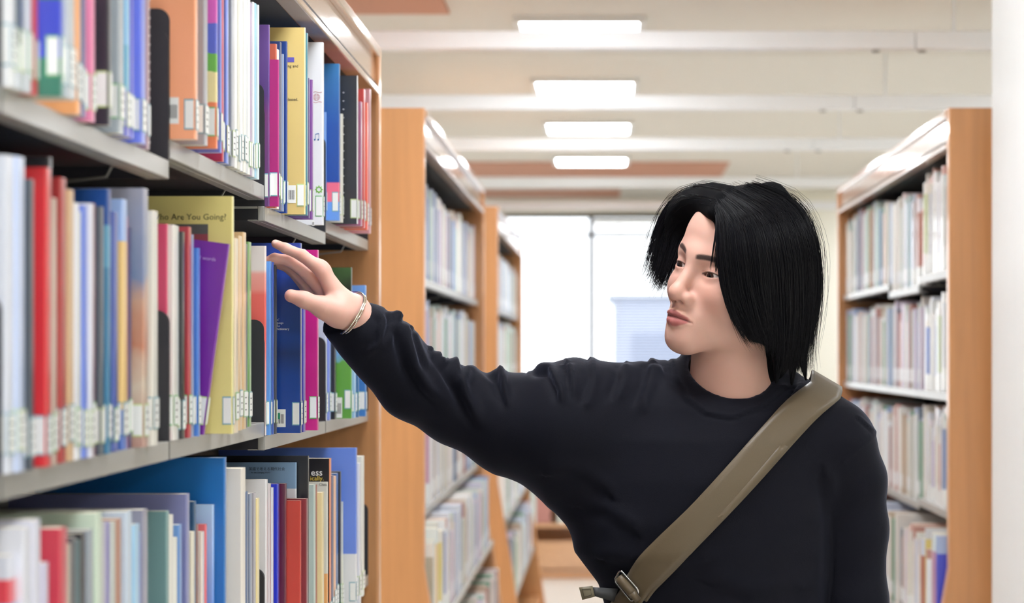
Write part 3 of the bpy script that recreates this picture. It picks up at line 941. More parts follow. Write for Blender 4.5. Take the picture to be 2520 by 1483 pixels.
for i, rowh in enumerate(ROWS_RR[:4]):
    for b in range(4):
        a, c = RR0 + b * MBAY + .008, RR0 + (b + 1) * MBAY - (.008 if b < 3 else .02)
        sp = spec_rr[i] if b == 0 else ({3: ('#2f7a5c', .26, 'dark green book on the top shelf of the right bookcase', .04)} if (b == 1 and i == 0) else None)
        if b == 3 and i == 1:
            sp = None
        procedural_row(.893, 1, rowh[b], a, c, RB[i], 18 if b == 0 else (6 if (b == 1 and i == 0) else 0), 300 + i * 11 + b, sp, tall=.27 if i == 0 else .245, ex=-.06 if rowh[b] < -.6 else 0)
for b in range(4):
    procedural_row(.893, 1, -1.08, RR0 + b * MBAY + .008, RR0 + (b + 1) * MBAY - .03, '', 0, 380 + b, tall=.25, ex=-.09)
STUFF = MB()
STUFFS.append(STUFF)
for i, zt in enumerate((.205, -.115, -.425, -.72, -1.08)):
    for b in range(4):
        procedural_row(-.48, -1, zt, FL0 + b * MBAY + .01, FL0 + (b + 1) * MBAY - .03, '', 0, 500 + i * 5 + b, tall=.24, ex=-.09 if zt < -.9 else (-.06 if zt < -.6 else 0))

# low bookcase facing us at the far end
low = empty('low_bookcase', (.15, 18.5, 0))
for x in (-.78, -.02, .75):
    MB().box(x, x + .03, 0, .3, 0, 1.02).obj('side_panel', WOOD, low, bevel=.003)
MB().box(-.80, .80, -.02, .3, 1.02, 1.05).obj('top', WOOD_Y, low, bevel=.003)
MB().box(-.75, .75, .285, .3, .02, 1.02).obj('back_panel', WOOD, low)
LZ = (.02, .36, .69)
for zz in (.05, .355, .68):
    for a, b in ((-.749, -.021), (.011, .749)):
        MB().box(a, b, 0, .284, zz - .028, zz).obj('shelf', WOOD_Y, low, bevel=.002)
MB().box(-.78, .78, -.015, 0, 0, .022).obj('plinth', WOOD, low)
for zz in (.0, ):
    MB().box(-.75, .75, -.012, -.001, .06, .24).obj('drawer_front', WOOD_Y, low, bevel=.003)
tag(low, 'low wooden bookcase facing us at the far end of the aisle, below his raised arm', 'bookcase')
r = random.Random(5)
STUFF = MB()
STUFFS.append(STUFF)
for zz in (.355, .68):
    for a, b in ((-.745, -.025), (.015, .745)):
        x = a
        while x < b - .05:
            t = r.uniform(.03, .055)
            H = r.uniform(.2, .265)
            if r.random() > .1:
                ci = r.randrange(len(STUFF_COLS))
                if r.random() < .22: ci = 11
                STUFF.box(.15 + x, .15 + x + t - .001, 18.52, 18.7, zz + .0003, zz + H, ci)
            x += t
far_mats = [mat('far_cover_' + colour_word(c).replace(' ', '_'), c, .4) for c in STUFF_COLS]
for mb_, lb in zip(STUFFS, ('pale blurred books farther along the second bookcase on the left', 'pale blurred books farther along the right bookcase, behind his shoulder',
                            'blurred books of the farthest left bookcase beside the window', 'white and pink books in the low far bookcase facing us')):
    so = mb_.obj('far_books', far_mats)
    tag(so, lb, 'books', kind='stuff')
# ------------------------------------------------------------------ signed-distance modelling for the figure
F32 = np.float32
D = 4.28                                     # distance of the man's neck
PM = FPX / D


def P(px, py, d=0.0):
    return np.array(W(px, py, D + d), dtype=float)


class Grid:
    def __init__(self, lo, hi, h):
        self.lo, self.h = np.array(lo, float), h
        n = [int((hi[i] - lo[i]) / h) + 2 for i in range(3)]
        ax = [(lo[i] + np.arange(n[i]) * h).astype(F32) for i in range(3)]
        self.X, self.Y, self.Z = ax[0][:, None, None], ax[1][None, :, None], ax[2][None, None, :]


def smin(a, b, k):
    if k <= 0: return np.minimum(a, b)
    h = np.maximum(k - np.abs(a - b), 0) / k
    return np.minimum(a, b) - h * h * (k / 4)


def smax(a, b, k):
    return -smin(-a, -b, k)


def cone(g, a, b, ra, rb):
    a, b = np.asarray(a, float), np.asarray(b, float)
    d = b - a
    dd = max(float(d @ d), 1e-12)
    x, y, z = g.X - F32(a[0]), g.Y - F32(a[1]), g.Z - F32(a[2])
    t = np.clip((x * F32(d[0]) + y * F32(d[1]) + z * F32(d[2])) / F32(dd), 0, 1)
    return np.sqrt((x - t * F32(d[0])) ** 2 + (y - t * F32(d[1])) ** 2 + (z - t * F32(d[2])) ** 2) - (F32(ra) + t * F32(rb - ra))


def chain(g, pts, rs, k=0.0):
    f = None
    for i in range(len(pts) - 1):
        c = cone(g, pts[i], pts[i + 1], rs[i], rs[i + 1])
        f = c if f is None else smin(f, c, k)
    return f


def ell(g, c, r):
    x, y, z = g.X - F32(c[0]), g.Y - F32(c[1]), g.Z - F32(c[2])
    k0 = np.sqrt((x / F32(r[0])) ** 2 + (y / F32(r[1])) ** 2 + (z / F32(r[2])) ** 2)
    k1 = np.sqrt((x / F32(r[0] ** 2)) ** 2 + (y / F32(r[1] ** 2)) ** 2 + (z / F32(r[2] ** 2)) ** 2) + F32(1e-6)
    return k0 * (k0 - 1) / k1


def ball(g, c, r):
    return np.sqrt((g.X - F32(c[0])) ** 2 + (g.Y - F32(c[1])) ** 2 + (g.Z - F32(c[2])) ** 2) - F32(r)


def surface_net(g, f, smooth=1):
    """vertices and quads of the zero surface"""
    f = f.astype(F32)
    ins = f < 0
    nx, ny, nz = f.shape
    c = np.zeros((nx - 1, ny - 1, nz - 1), np.int8)
    for i in (0, 1):
        for j in (0, 1):
            for k in (0, 1):
                c += ins[i:nx - 1 + i, j:ny - 1 + j, k:nz - 1 + k]
    idx = np.argwhere((c > 0) & (c < 8))
    num = -np.ones(c.shape, np.int64)
    num[idx[:, 0], idx[:, 1], idx[:, 2]] = np.arange(len(idx))
    acc = np.zeros((len(idx), 3))
    cnt = np.zeros(len(idx))
    cor = [(i, j, k) for i in (0, 1) for j in (0, 1) for k in (0, 1)]
    for a in cor:
        for ax in range(3):
            if a[ax]: continue
            b = list(a); b[ax] = 1
            fa = f[idx[:, 0] + a[0], idx[:, 1] + a[1], idx[:, 2] + a[2]]
            fb = f[idx[:, 0] + b[0], idx[:, 1] + b[1], idx[:, 2] + b[2]]
            m = (fa < 0) != (fb < 0)
            t = fa[m] / (fa[m] - fb[m])
            p = np.tile(np.array(a, float), (m.sum(), 1))
            p[:, ax] += t
            acc[m] += p
            cnt[m] += 1
    v = idx + acc / cnt[:, None]
    quads = []
    for ax in range(3):
        o1, o2 = (ax + 1) % 3, (ax + 2) % 3
        s0 = [slice(None)] * 3; s1 = [slice(None)] * 3
        s0[ax] = slice(0, -1); s1[ax] = slice(1, None)
        for o in (o1, o2):
            s0[o] = slice(1, -1); s1[o] = slice(1, -1)
        A, B = ins[tuple(s0)], ins[tuple(s1)]
        e = np.argwhere(A != B)
        if not len(e): continue
        fl = A[e[:, 0], e[:, 1], e[:, 2]]
        e = e.copy(); e[:, o1] += 1; e[:, o2] += 1
        q = []
        for d1, d2 in ((-1, -1), (0, -1), (0, 0), (-1, 0)):
            w = e.copy(); w[:, o1] += d1; w[:, o2] += d2
            q.append(num[w[:, 0], w[:, 1], w[:, 2]])
        q = np.stack(q, 1)
        q[~fl] = q[~fl][:, ::-1]
        quads.append(q)
    q = np.concatenate(quads)
    v = g.lo + v * g.h
    for _ in range(smooth):
        s = np.zeros_like(v); n = np.zeros(len(v))
        for i in range(4):
            a, b = q[:, i], q[:, (i + 1) % 4]
            np.add.at(s, a, v[b]); np.add.at(n, a, 1)
            np.add.at(s, b, v[a]); np.add.at(n, b, 1)
        v = v * .5 + .5 * s / np.maximum(n, 1)[:, None]
    return v, q


def vnormals(v, q):
    n = np.cross(v[q[:, 2]] - v[q[:, 0]], v[q[:, 3]] - v[q[:, 1]])
    o = np.zeros_like(v)
    for i in range(4):
        np.add.at(o, q[:, i], n)
    return o / np.maximum(np.linalg.norm(o, axis=1), 1e-12)[:, None]


def np_mesh(name, v, q, mats, col=None):
    me = bpy.data.meshes.new(name)
    q = np.asarray(q)
    k = q.shape[1]
    me.vertices.add(len(v)); me.vertices.foreach_set('co', np.asarray(v, np.float32).ravel())
    me.loops.add(q.size); me.loops.foreach_set('vertex_index', q.astype(np.int32).ravel())
    me.polygons.add(len(q)); me.polygons.foreach_set('loop_start', np.arange(0, q.size, k, dtype=np.int32))
    for m in mats: me.materials.append(m)
    me.update(calc_edges=True)
    me.validate()
    me.shade_smooth()
    if col is not None:
        a = me.color_attributes.new('Col', 'FLOAT_COLOR', 'POINT')
        c = np.ones((len(v), 4), np.float32); c[:, :3] = col
        a.data.foreach_set('color', c.ravel())
    return me


def link(name, me, parent=None, loc=None):
    o = bpy.data.objects.new(name, me)
    COL.objects.link(o)
    if parent: o.parent = parent
    if loc is not None: o.location = loc
    return o


def slin(c):
    return np.array([lin(x) for x in c])


def smoothstep(a, b, x):
    t = np.clip((x - a) / (b - a), 0, 1)
    return t * t * (3 - 2 * t)


# ------------------------------------------------------------------ head
BZ = {-1: .0005, 1: -.0028}
EZ = {-1: -.0016, 1: -.0066}                 # the left eye sits a little lower
HC = P(1814, 683, 0.0)
HS = 1744.3 / PM
yaw, pit, rol = math.radians(-47.4), math.radians(2.66), math.radians(16.0)
RH = np.array(Matrix.Rotation(rol, 3, 'Y') @ Matrix.Rotation(yaw, 3, 'Z') @ Matrix.Rotation(pit, 3, 'X'))


def to_head(p):
    return (np.asarray(p) - HC) @ RH / HS


def from_head(p):
    return np.asarray(p) @ RH.T * HS + HC


NECK0 = to_head(P(1797, 1000, .035))
NECK1 = to_head(P(1800, 1090, .065))
g = Grid((-.105, -.132, -.235), (.135, .125, .135), .0014)
f = ell(g, (0, .012, .036), (.073, .094, .090))
f = smin(f, ell(g, (0, -.032, .045), (.060, .057, .058)), .03)                 # forehead
f = smin(f, ell(g, (0, -.028, -.030), (.0585, .062, .078)), .03)               # face block
for s in (-1, 1):
    f = smin(f, cone(g, (s * .047, -.010, -.068), (s * .012, -.070, -.1000), .019, .016), .025)   # jaw
    f = smin(f, ball(g, (s * .036, -.056, -.031), .027), .02)                   # cheek
    f = smin(f, cone(g, (s * .008, -.0815, .017 + BZ[s]), (s * .040, -.066, .019 + BZ[s]), .0145, .012), .016)    # brow
f = smin(f, ell(g, (0, -.0765, -.1005), (.021, .0165, .0160)), .02)               # chin
f = smin(f, ell(g, (0, -.070, -.071), (.033, .0275, .028)), .018)               # muzzle
for s in (-1, 1):
    f = smax(f, -ell(g, (s * .0305, -.100, .001 + EZ[s]), (.019, .0145, .0115)), .014)  # sockets
    f = smin(f, ball(g, (s * .0315, -.0735, EZ[s]), .0137), .006)                   # lids
# nose
nose = cone(g, (0, -.0865, .008), (0, -.1065, -.0375), .0075, .0098)
nose = smin(nose, ball(g, (0, -.1075, -.0405), .0112), .006)
for s in (-1, 1):
    nose = smin(nose, ell(g, (s * .0128, -.0980, -.0455), (.0078, .0090, .0080)), .007)
nose = smin(nose, cone(g, (0, -.104, -.0475), (0, -.094, -.054), .0055, .0065), .006)
f = smin(f, nose, .011)
for s in (-1, 1):
    f = smax(f, -cone(g, (s * .0062, -.1045, -.0535), (s * .0075, -.098, -.046), .0038, .0030), .003)
# lips
ul = chain(g, [(-.0235, -.0865, -.0755), (-.011, -.0985, -.0695), (-.003, -.1015, -.0678), (0, -.1008, -.0685), (.003, -.1015, -.0678), (.011, -.0985, -.0695), (.0235, -.0865, -.0755)],
           [.0022, .0046, .0052, .0050, .0052, .0046, .0022], .003)
ll = chain(g, [(-.0225, -.0865, -.0768), (-.010, -.0965, -.0790), (0, -.0990, -.0800), (.010, -.0965, -.0790), (.0225, -.0865, -.0768)], [.0022, .0052, .0060, .0052, .0022], .003)
f = smin(f, ul, .004)
f = smin(f, ll, .004)
crease = chain(g, [(-.025, -.0895, -.0765), (-.012, -.1015, -.0738), (0, -.1062, -.0738), (.012, -.1015, -.0738), (.025, -.0895, -.0765)], [.0010, .0016, .0018, .0016, .0010])
f = smax(f, -crease, .0025)
phil = cone(g, (0, -.1055, -.0555), (0, -.108, -.0635), .0024, .0026)
f = smax(f, -phil, .006)
# ears
for s in (-1, 1):
    ear = ell(g, (s * .079, .010, -.012), (.010, .018, .031))
    ear = smax(ear, -ell(g, (s * .088, .006, -.010), (.009, .011, .019)), .006)
    f = smin(f, ear, .008)
# eye openings
for s in (-1, 1):
    ex = (g.X - F32(s * .0315)) * s
    q_ = np.clip(1 - (ex / F32(.0138)) ** 2, -1, 1)
    zu = F32(.0034) * q_ + F32(.0002 + EZ[s]) + ex * F32(.06)
    zl = F32(-.0030) * q_ + F32(.0002 + EZ[s]) + ex * F32(.06)
    op = np.maximum(np.maximum(g.Z - zu, zl - g.Z), g.Y + F32(.072))
    op = np.maximum(op, np.abs(ex) - F32(.0138))
    f = smax(f, -op, .0012)
# neck
neck = cone(g, (-.004, .014, -.055), NECK0, .054, .061)
neck = smin(neck, cone(g, NECK0, NECK1, .060, .050), .02)
f = smin(f, neck, .022)
hv, hq = surface_net(g, f, 1)
del f, nose, ear, ul, ll, crease, neck
# skin colours, with crease shade painted at the mouth line and lid folds
base = slin((214, 170, 154))
hc = np.tile(base, (len(hv), 1))


def blend(c, col, w):
    w = np.clip(w, 0, 1)[:, None]
    return c * (1 - w) + slin(col) * w


def seg_d(v, a, b):
    a, b = np.array(a), np.array(b)
    t = np.clip(((v - a) @ (b - a)) / ((b - a) @ (b - a)), 0, 1)
    return np.linalg.norm(v - a - t[:, None] * (b - a), axis=1), t


for s in (-1, 1):
    d = np.linalg.norm((hv - (s * .04, -.07, -.035)) / (1, 1, 1), axis=1)
    hc = blend(hc, (222, 158, 142), .5 * np.exp(-(d / .024) ** 2))
d = np.linalg.norm(hv - (0, -.112, -.042), axis=1)
hc = blend(hc, (224, 164, 146), .4 * np.exp(-(d / .016) ** 2))
# lips
lx = np.abs(hv[:, 0])
wide = smoothstep(.0245, .019, lx)
top = -.0640 - .0085 * (lx / .024) ** 1.3 - .0008 * np.exp(-(lx / .002) ** 2)
bot = -.0868 + .0115 * (lx / .024) ** 2
lipw = smoothstep(top + .0012, top - .0006, hv[:, 2]) * smoothstep(bot - .0015, bot + .001, hv[:, 2]) * wide * (hv[:, 1] < -.075)
hc = blend(hc, (186, 108, 108), .9 * lipw)
up = lipw * (hv[:, 2] > -.0736 - .0026 * (lx / .024) ** 2)
hc = blend(hc, (150, 88, 86), .55 * up)
d, _ = seg_d(hv, (-.024, -.09, -.0742), (.024, -.09, -.0742))
dz = np.abs(hv[:, 2] + .0736 + .0026 * (lx / .024) ** 2)
hc = blend(hc, (90, 48, 48), .8 * np.exp(-(dz / .0009) ** 2) * smoothstep(.0255, .022, lx) * (hv[:, 1] < -.08))  # dark line paints the shade of the crease between the lips
# brows
for s in (-1, 1):
    x = hv[:, 0] * s
    zc = .0165 + BZ[s] - s * .11 * (x - .010) + .0050 * np.sin(np.clip((x - .010) / .036, 0, 1) * math.pi * .72)
    th = .0037 * smoothstep(.052, .034, x) * (.75 + .25 * smoothstep(.010, .018, x)) + .0004
    w = smoothstep(.0085, .0135, x) * smoothstep(.052, .044, x) * smoothstep(1.25, .6, np.abs(hv[:, 2] - zc) / th) * (hv[:, 1] < -.04)
    hc = blend(hc, (40, 31, 32), .95 * w)
    # lash lines
    q_ = np.clip(1 - ((x - .0315) / .0145) ** 2, 0, 1)
    zu = .0034 * q_ + .0002 + EZ[s] + (x - .0315) * .06
    zl = -.0030 * q_ + .0002 + EZ[s] + (x - .0315) * .06
    inx = smoothstep(.0150, .0138, np.abs(x - .0315)) * (hv[:, 1] < -.06)
    hc = blend(hc, (28, 20, 22), .95 * inx * np.exp(-((hv[:, 2] - zu - .0006) / .0011) ** 2))
    hc = blend(hc, (130, 84, 78), .7 * inx * np.exp(-((hv[:, 2] - zl) / .0009) ** 2))
    # shade of the lid fold painted in
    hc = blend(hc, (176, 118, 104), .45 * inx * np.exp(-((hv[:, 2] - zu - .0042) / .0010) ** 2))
for (mx, my, mz) in ((.037, -.078, -.018),):
    d = np.linalg.norm(hv - (mx, my, mz), axis=1)
    hc = blend(hc, (120, 70, 60), .6 * np.exp(-(d / .0012) ** 2))
head_v, head_n = from_head(hv), len(hv)

# ------------------------------------------------------------------ reaching right hand
YH = 4.205


def H(px, py, d=0.0):
    return np.array(W(px, py, YH + d), dtype=float)


WR = H(868, 769, .02)
g2 = Grid(np.minimum(H(640, 560, -.05), H(960, 860, -.06)) * [1, 1, 0] + [0, 0, H(900, 880)[2]], [H(1010, 700, .1)[0], YH + .10, H(700, 572)[2]], .00125)
palm = chain(g2, [WR, H(842, 750, .004), H(797, 672, -.004)], [.0218, .0185, .0112], .016)
palm = smin(palm, chain(g2, [WR, H(826, 742, .026), H(766, 682, .020)], [.0215, .0168, .0110], .016), .008)
palm = smin(palm, chain(g2, [WR, H(826, 750, .042), H(758, 698, .040)], [.0210, .0150, .0105], .016), .008)
palm = smin(palm, chain(g2, [WR, H(832, 758, .054), H(760, 716, .056)], [.0205, .0140, .0100], .016), .008)
palm = smin(palm, chain(g2, [H(862, 778, .004), H(832, 769, -.012), H(795, 756, -.024)], [.021, .0182, .0142], .02), .012)     # thumb root
idx_ = chain(g2, [H(797, 668, -.004), H(744, 628.5, -.002), H(703, 611, .0), H(678, 599.5, .004)], [.0112, .0086, .0075, .0063], .004)
mid_ = chain(g2, [H(766, 680, .020), H(712, 641, .018), H(676, 636, .017), H(651, 645, .016)], [.0108, .0086, .0078, .0066], .004)
rin_ = chain(g2, [H(758, 696, .040), H(706, 649, .034), H(676, 642, .032), H(657, 650, .030)], [.0104, .0084, .0074, .0064], .004)
pin_ = chain(g2, [H(760, 714, .056), H(716, 664, .050), H(694, 652, .047), H(676, 652, .045)], [.0096, .0074, .0066, .0056], .004)
thu = chain(g2, [H(795, 756, -.024), H(748, 737, -.032), H(716, 727.5, -.034)], [.0148, .0112, .0096], .008)
ff = smin(palm, thu, .010)
for a in (idx_, mid_, rin_, pin_):
    ff = smin(ff, a, .006)
ff = smin(ff, cone(g2, WR, H(938, 846, .026), .0215, .016), .02)
# knuckle bumps and thumb nail
ff = smin(ff, ball(g2, H(790, 655, -.002), .0085), .010)
wv, wq = surface_net(g2, ff, 1)
del palm, ff
wc = np.tile(slin((220, 173, 158)), (len(wv), 1))
for tip in (H(676, 599, .004), H(650, 646, .016), H(714, 727, -.034), H(797, 655, -.004), H(744, 628, -.002)):
    d = np.linalg.norm(wv - tip, axis=1)
    wc = blend(wc, (228, 150, 134), .5 * np.exp(-(d / .011) ** 2))
# pale nail on the index finger, on its upper far side
d = np.linalg.norm((wv - (H(676, 594, .001) + [0, 0, .001])) , axis=1)
wc = blend(wc, (244, 206, 194), .8 * smoothstep(.0065, .0045, d))

# ------------------------------------------------------------------ body under the clothes, left hand, legs
HIPZ = .88
CX = P(1775, 1300)[0]
g3 = Grid((-.40, D - .20, .02), (.50, D + .24, CAM - .06), .009)
bf = cone(g3, P(1800, 1100, .055), (CX, D + .05, 1.12), .075, .105)
bf = smin(bf, cone(g3, P(1660, 1040, .05), P(1930, 1070, .05), .05, .05), .06)
bf = smin(bf, cone(g3, (CX - .05, D + .05, .93), (CX + .05, D + .05, .93), .115, .115), .06)
bf = smin(bf, chain(g3, [P(1440, 1030, .04), P(1135, 1000, .045), P(1000, 925, .01), P(932, 856, -.03)], [.050, .034, .026, .016]), .04)
LH = P(2112, 1780, .0)
bf = smin(bf, chain(g3, [P(2045, 1100, .045), P(2108, 1400, .04), LH], [.040, .032, .022]), .03)
for s in (-1, 1):
    bf = smin(bf, chain(g3, [(CX + s * .085, D + .05, .86), (CX + s * .095, D + .04, .48), (CX + s * .10, D + .07, .08)], [.085, .058, .042]), .03)
    bf = smin(bf, cone(g3, (CX + s * .10, D + .07, .065), (CX + s * .12, D - .10, .05), .038, .030), .03)
bv, bq = surface_net(g3, bf, 1)
bc = np.tile(base, (len(bv), 1))
g4 = Grid((LH[0] - .07, D - .09, LH[2] - .21), (LH[0] + .06, D + .07, LH[2] + .03), .003)
lf = chain(g4, [LH, LH + [0, -.005, -.05], LH + [-.004, -.01, -.09]], [.025, .028, .026], .01)
for k, (dy, ln) in enumerate(((-.033, .070), (-.012, .078), (.009, .073), (.028, .056))):
    a = LH + [-.004, dy, -.095]
    lf = smin(lf, chain(g4, [a, a + [-.006, -.002, -ln * .5], a + [-.022, -.002, -ln]], [.010, .0088, .0072]), .006)
a = LH + [-.008, -.03, -.03]
lf = smin(lf, chain(g4, [a, a + [-.014, -.025, -.035], a + [-.02, -.03, -.065]], [.015, .011, .009]), .010)
lv, lq = surface_net(g4, lf, 1)
lc = np.tile(base, (len(lv), 1))

FOOT = np.array([CX, D + .05, 0.0])
allv = np.concatenate([head_v, wv, bv, lv]) - FOOT
off = np.cumsum([0, len(hv), len(wv), len(bv)])
allq = np.concatenate([hq + off[0], wq + off[1], bq + off[2], lq + off[3]])
# hidden bridges inside the clothes keep the body one connected surface
def bridge(a0, a1, b0, b1):
    A, B = allv[a0:a1], allv[b0:b1]
    A_ = A[::max(1, len(A) // 4000)]; B_ = B[::max(1, len(B) // 4000)]
    t = np.array(target_) - FOOT
    ia = np.argmin(np.linalg.norm(A - t, axis=1)); ib = np.argmin(np.linalg.norm(B - t, axis=1))
    qa = allq[(allq == ia + a0).any(1)][0]; qb = allq[(allq == ib + b0).any(1)][0]
    return [[qa[0], qa[1], qb[1], qb[0]]]


ends_ = np.append(off, len(allv))
extra_ = []
for target_, pi in ((P(1800, 1060, .06), 0), (H(938, 846, .026), 1), (LH, 3)):
    extra_ += bridge(ends_[pi], ends_[pi + 1], ends_[2], ends_[3])
allq = np.concatenate([allq, np.array(extra_)])
skin = bpy.data.materials.new('skin')
skin.use_nodes = True
nt = skin.node_tree
b = nt.nodes['Principled BSDF']
at = nt.nodes.new('ShaderNodeVertexColor')
at.layer_name = 'Col'
nt.links.new(at.outputs['Color'], b.inputs['Base Color'])
b.inputs['Roughness'].default_value = .5
b.inputs['Specular IOR Level'].default_value = .35
b.inputs['Subsurface Weight'].default_value = .25
b.inputs['Subsurface Radius'].default_value = (1.0, .35, .2)
b.inputs['Subsurface Scale'].default_value = .006
nz = nt.nodes.new('ShaderNodeTexNoise'); nz.inputs['Scale'].default_value = 900
bp = nt.nodes.new('ShaderNodeBump'); bp.inputs['Strength'].default_value = .08; bp.inputs['Distance'].default_value = .0006
tcn = nt.nodes.new('ShaderNodeTexCoord'); nt.links.new(tcn.outputs['Object'], nz.inputs['Vector'])
nt.links.new(nz.outputs['Fac'], bp.inputs['Height']); nt.links.new(bp.outputs['Normal'], b.inputs['Normal'])
man = link('person', np_mesh('person', allv, allq, [skin], np.concatenate([hc, wc, bc, lc])), None, FOOT)
tag(man, 'young man in a black sweatshirt with long black hair reaching for a blue book', 'person')


def child(name, v, q, mats, col=None):
    return link(name, np_mesh(name, np.asarray(v) - FOOT, q, mats, col), man)


# eyes
eye_m = bpy.data.materials.new('eye')
eye_m.use_nodes = True
nt = eye_m.node_tree
b = nt.nodes['Principled BSDF']
at = nt.nodes.new('ShaderNodeVertexColor'); at.layer_name = 'Col'
nt.links.new(at.outputs['Color'], b.inputs['Base Color'])
b.inputs['Roughness'].default_value = .08
for s in (-1, 1):
    ge = Grid((-.014,) * 3, (.014,) * 3, .0011)
    ev, eq = surface_net(ge, ball(ge, (0, 0, 0), .0124), 0)
    dirn = np.array((-.10 if s < 0 else .10, -1, -.14)); dirn /= np.linalg.norm(dirn)
    ang = np.degrees(np.arccos(np.clip((ev / np.linalg.norm(ev, axis=1)[:, None]) @ dirn, -1, 1)))
    ec = np.tile(slin((206, 192, 186)), (len(ev), 1))
    ec = blend(ec, (48, 30, 24), smoothstep(35, 31, ang))
    ec = blend(ec, (10, 8, 8), smoothstep(17, 14, ang))
    child('eye', from_head(ev + (s * .0315, -.0735, EZ[s])), eq, [eye_m], ec)
# ------------------------------------------------------------------ hair
hair_m = bpy.data.materials.new('black_hair')
hair_m.use_nodes = True
b = hair_m.node_tree.nodes['Principled BSDF']
b.inputs['Base Color'].default_value = (.0035, .0035, .006, 1)
b.inputs['Roughness'].default_value = .36
b.inputs['Specular IOR Level'].default_value = .3

under_m = mat('black_hair_depth', (10, 10, 13), .9, spec=.1)
HE_C, HE_R = np.array((0, .010, .030)), np.array((.096, .116, .110))


def hair_depth(px, py):
    """depth offset of the hair shell in front of which pixel lies (nearest surface), or its rim"""
    best = None
    o = np.zeros(3) + [0, 0, CAM]
    dr = P(px, py) - o
    a = (to_head(o) - HE_C) / HE_R
    c = (to_head(o + dr) - HE_C) / HE_R - a
    A, Bq, C = c @ c, 2 * a @ c, a @ a - 1
    disc = Bq * Bq - 4 * A * C
    t = (-Bq - math.sqrt(disc)) / (2 * A) if disc > 0 else -Bq / (2 * A)
    return t * D - D


def hd(px, py, extra=0.0):
    y = min(py, 715)
    return hair_depth(px, y) + max(0, py - 715) * .00010 + extra


def catmull(pts, n):
    pts = np.asarray(pts, float)
    k = len(pts)
    ext = np.vstack([2 * pts[0] - pts[1], pts, 2 * pts[-1] - pts[-2]])
    out = []
    for t in np.linspace(0, k - 1 - 1e-6, n):
        i = int(t); u = t - i
        p0, p1, p2, p3 = ext[i:i + 4]
        out.append(.5 * ((2 * p1) + (-p0 + p2) * u + (2 * p0 - 5 * p1 + 4 * p2 - p3) * u * u + (-p0 + 3 * p1 - 3 * p2 + p3) * u ** 3))
    return np.array(out)


# guide locks as pixels of the photograph, front lock first
LEFT = [
    [(1764, 521), (1768, 560), (1769, 625), (1779, 695), (1801, 756), (1838, 818), (1858, 842)],
    [(1772, 508), (1802, 560), (1812, 630), (1822, 700), (1840, 770), (1862, 825), (1880, 846)],
    [(1786, 492), (1846, 545), (1868, 620), (1876, 700), (1886, 770), (1896, 830), (1898, 872)],
    [(1806, 478), (1890, 530), (1922, 610), (1930, 700), (1930, 785), (1924, 865), (1914, 950)],
    [(1832, 466), (1930, 515), (1970, 600), (1976, 690), (1972, 780), (1962, 865), (1954, 956)],
    [(1858, 460), (1955, 505), (1998, 590), (2007, 680), (1998, 775), (1982, 865), (1990, 944)],
]
LEX = [-.004, -.010, -.012, -.010, -.006, .0]
RIGHT = [
    [(1758, 524), (1738, 523), (1708, 546), (1686, 590), (1670, 640), (1655, 690), (1643, 728)],
    [(1757, 523), (1733, 520), (1700, 538), (1676, 578), (1658, 635), (1645, 690), (1634, 742)],
    [(1757, 523), (1728, 519), (1694, 534), (1668, 572), (1649, 632), (1637, 685), (1622, 728)],
    [(1760, 512), (1716, 503), (1672, 528), (1646, 585), (1634, 642), (1624, 688), (1604, 712)],
    [(1766, 500), (1704, 489), (1657, 520), (1633, 578), (1622, 632), (1612, 676), (1590, 698)],
    [(1778, 486), (1712, 474), (1658, 506), (1630, 560), (1619, 614), (1614, 664), (1598, 690)],
    [(1800, 470), (1732, 464), (1676, 490), (1640, 540), (1626, 596), (1620, 650), (1612, 696)],
]
REX = [.018, .015, .016, .024, .035, .050, .065]
# across the crown and down the back of the head (not seen from here)
gl = [np.array([P(x, y, hd(x, y, LEX[i] * .5)) for x, y in L]) for i, L in enumerate(LEFT)]


def rdep(i, j):
    """right side locks hang beyond the face: from the parting back to behind the temple"""
    x, y = RIGHT[i][j]
    a = hd(RIGHT[i][0][0], RIGHT[i][0][1])
    return a + (REX[i] + .035 - a) * min(1, j / 2.5) ** .8


gr = [np.array([P(x, y, rdep(i, j)) for j, (x, y) in enumerate(L)]) for i, L in enumerate(RIGHT)]
back = []
for k in range(7):
    u = k / 6
    loc = [(.0, .030, .124), (-.02, .070, .106), (.045 - .11 * u, .098, .05), (.050 - .13 * u, .101, .0), (.046 - .12 * u, .094, -.06), (.040 - .1 * u, .080, -.115)]
    back.append(from_head(np.array(loc)))

# solid mass under the strands
gh = Grid((-.12, -.13, -.19), (.135, .145, .155), .0026)
f = ell(gh, (0, .014, .036), (.082, .104, .100))
cut = np.maximum(gh.Y + F32(.034), F32(-.5) * (gh.Z - F32(.085)) + (gh.Y + F32(.075)))
face_cut = np.maximum(np.maximum(gh.Y + F32(.020), gh.Z - F32(.078)), np.abs(gh.X) - F32(.09))
f = smax(f, -face_cut, .012)
f = np.maximum(f, -(gh.Z + F32(.045)))
for i, G in enumerate(gl):
    L = to_head(catmull(G, 9))
    # sink the mass a little towards the head
    r0 = (.008, .012, .014, .015, .014, .012)[i]
    Ls = L + (np.array((0, .01, .0)) - L) * np.array([.07, .09, .11, .12, .12, .10, .08, .06, .04])[:, None]
    f = smin(f, chain(gh, Ls, [r0 * s for s in (.7, .9, 1, 1, 1, 1, .85, .6, .2)]), .014)
for i, G in enumerate(gr):
    L = to_head(catmull(G, 10)[:8])
    r0 = (.007, .006, .006, .008, .009, .009, .009)[i]
    f = smin(f, chain(gh, L, [r0 * s for s in (.9, 1, 1, 1, .85, .55, .25, .08)]), .010)
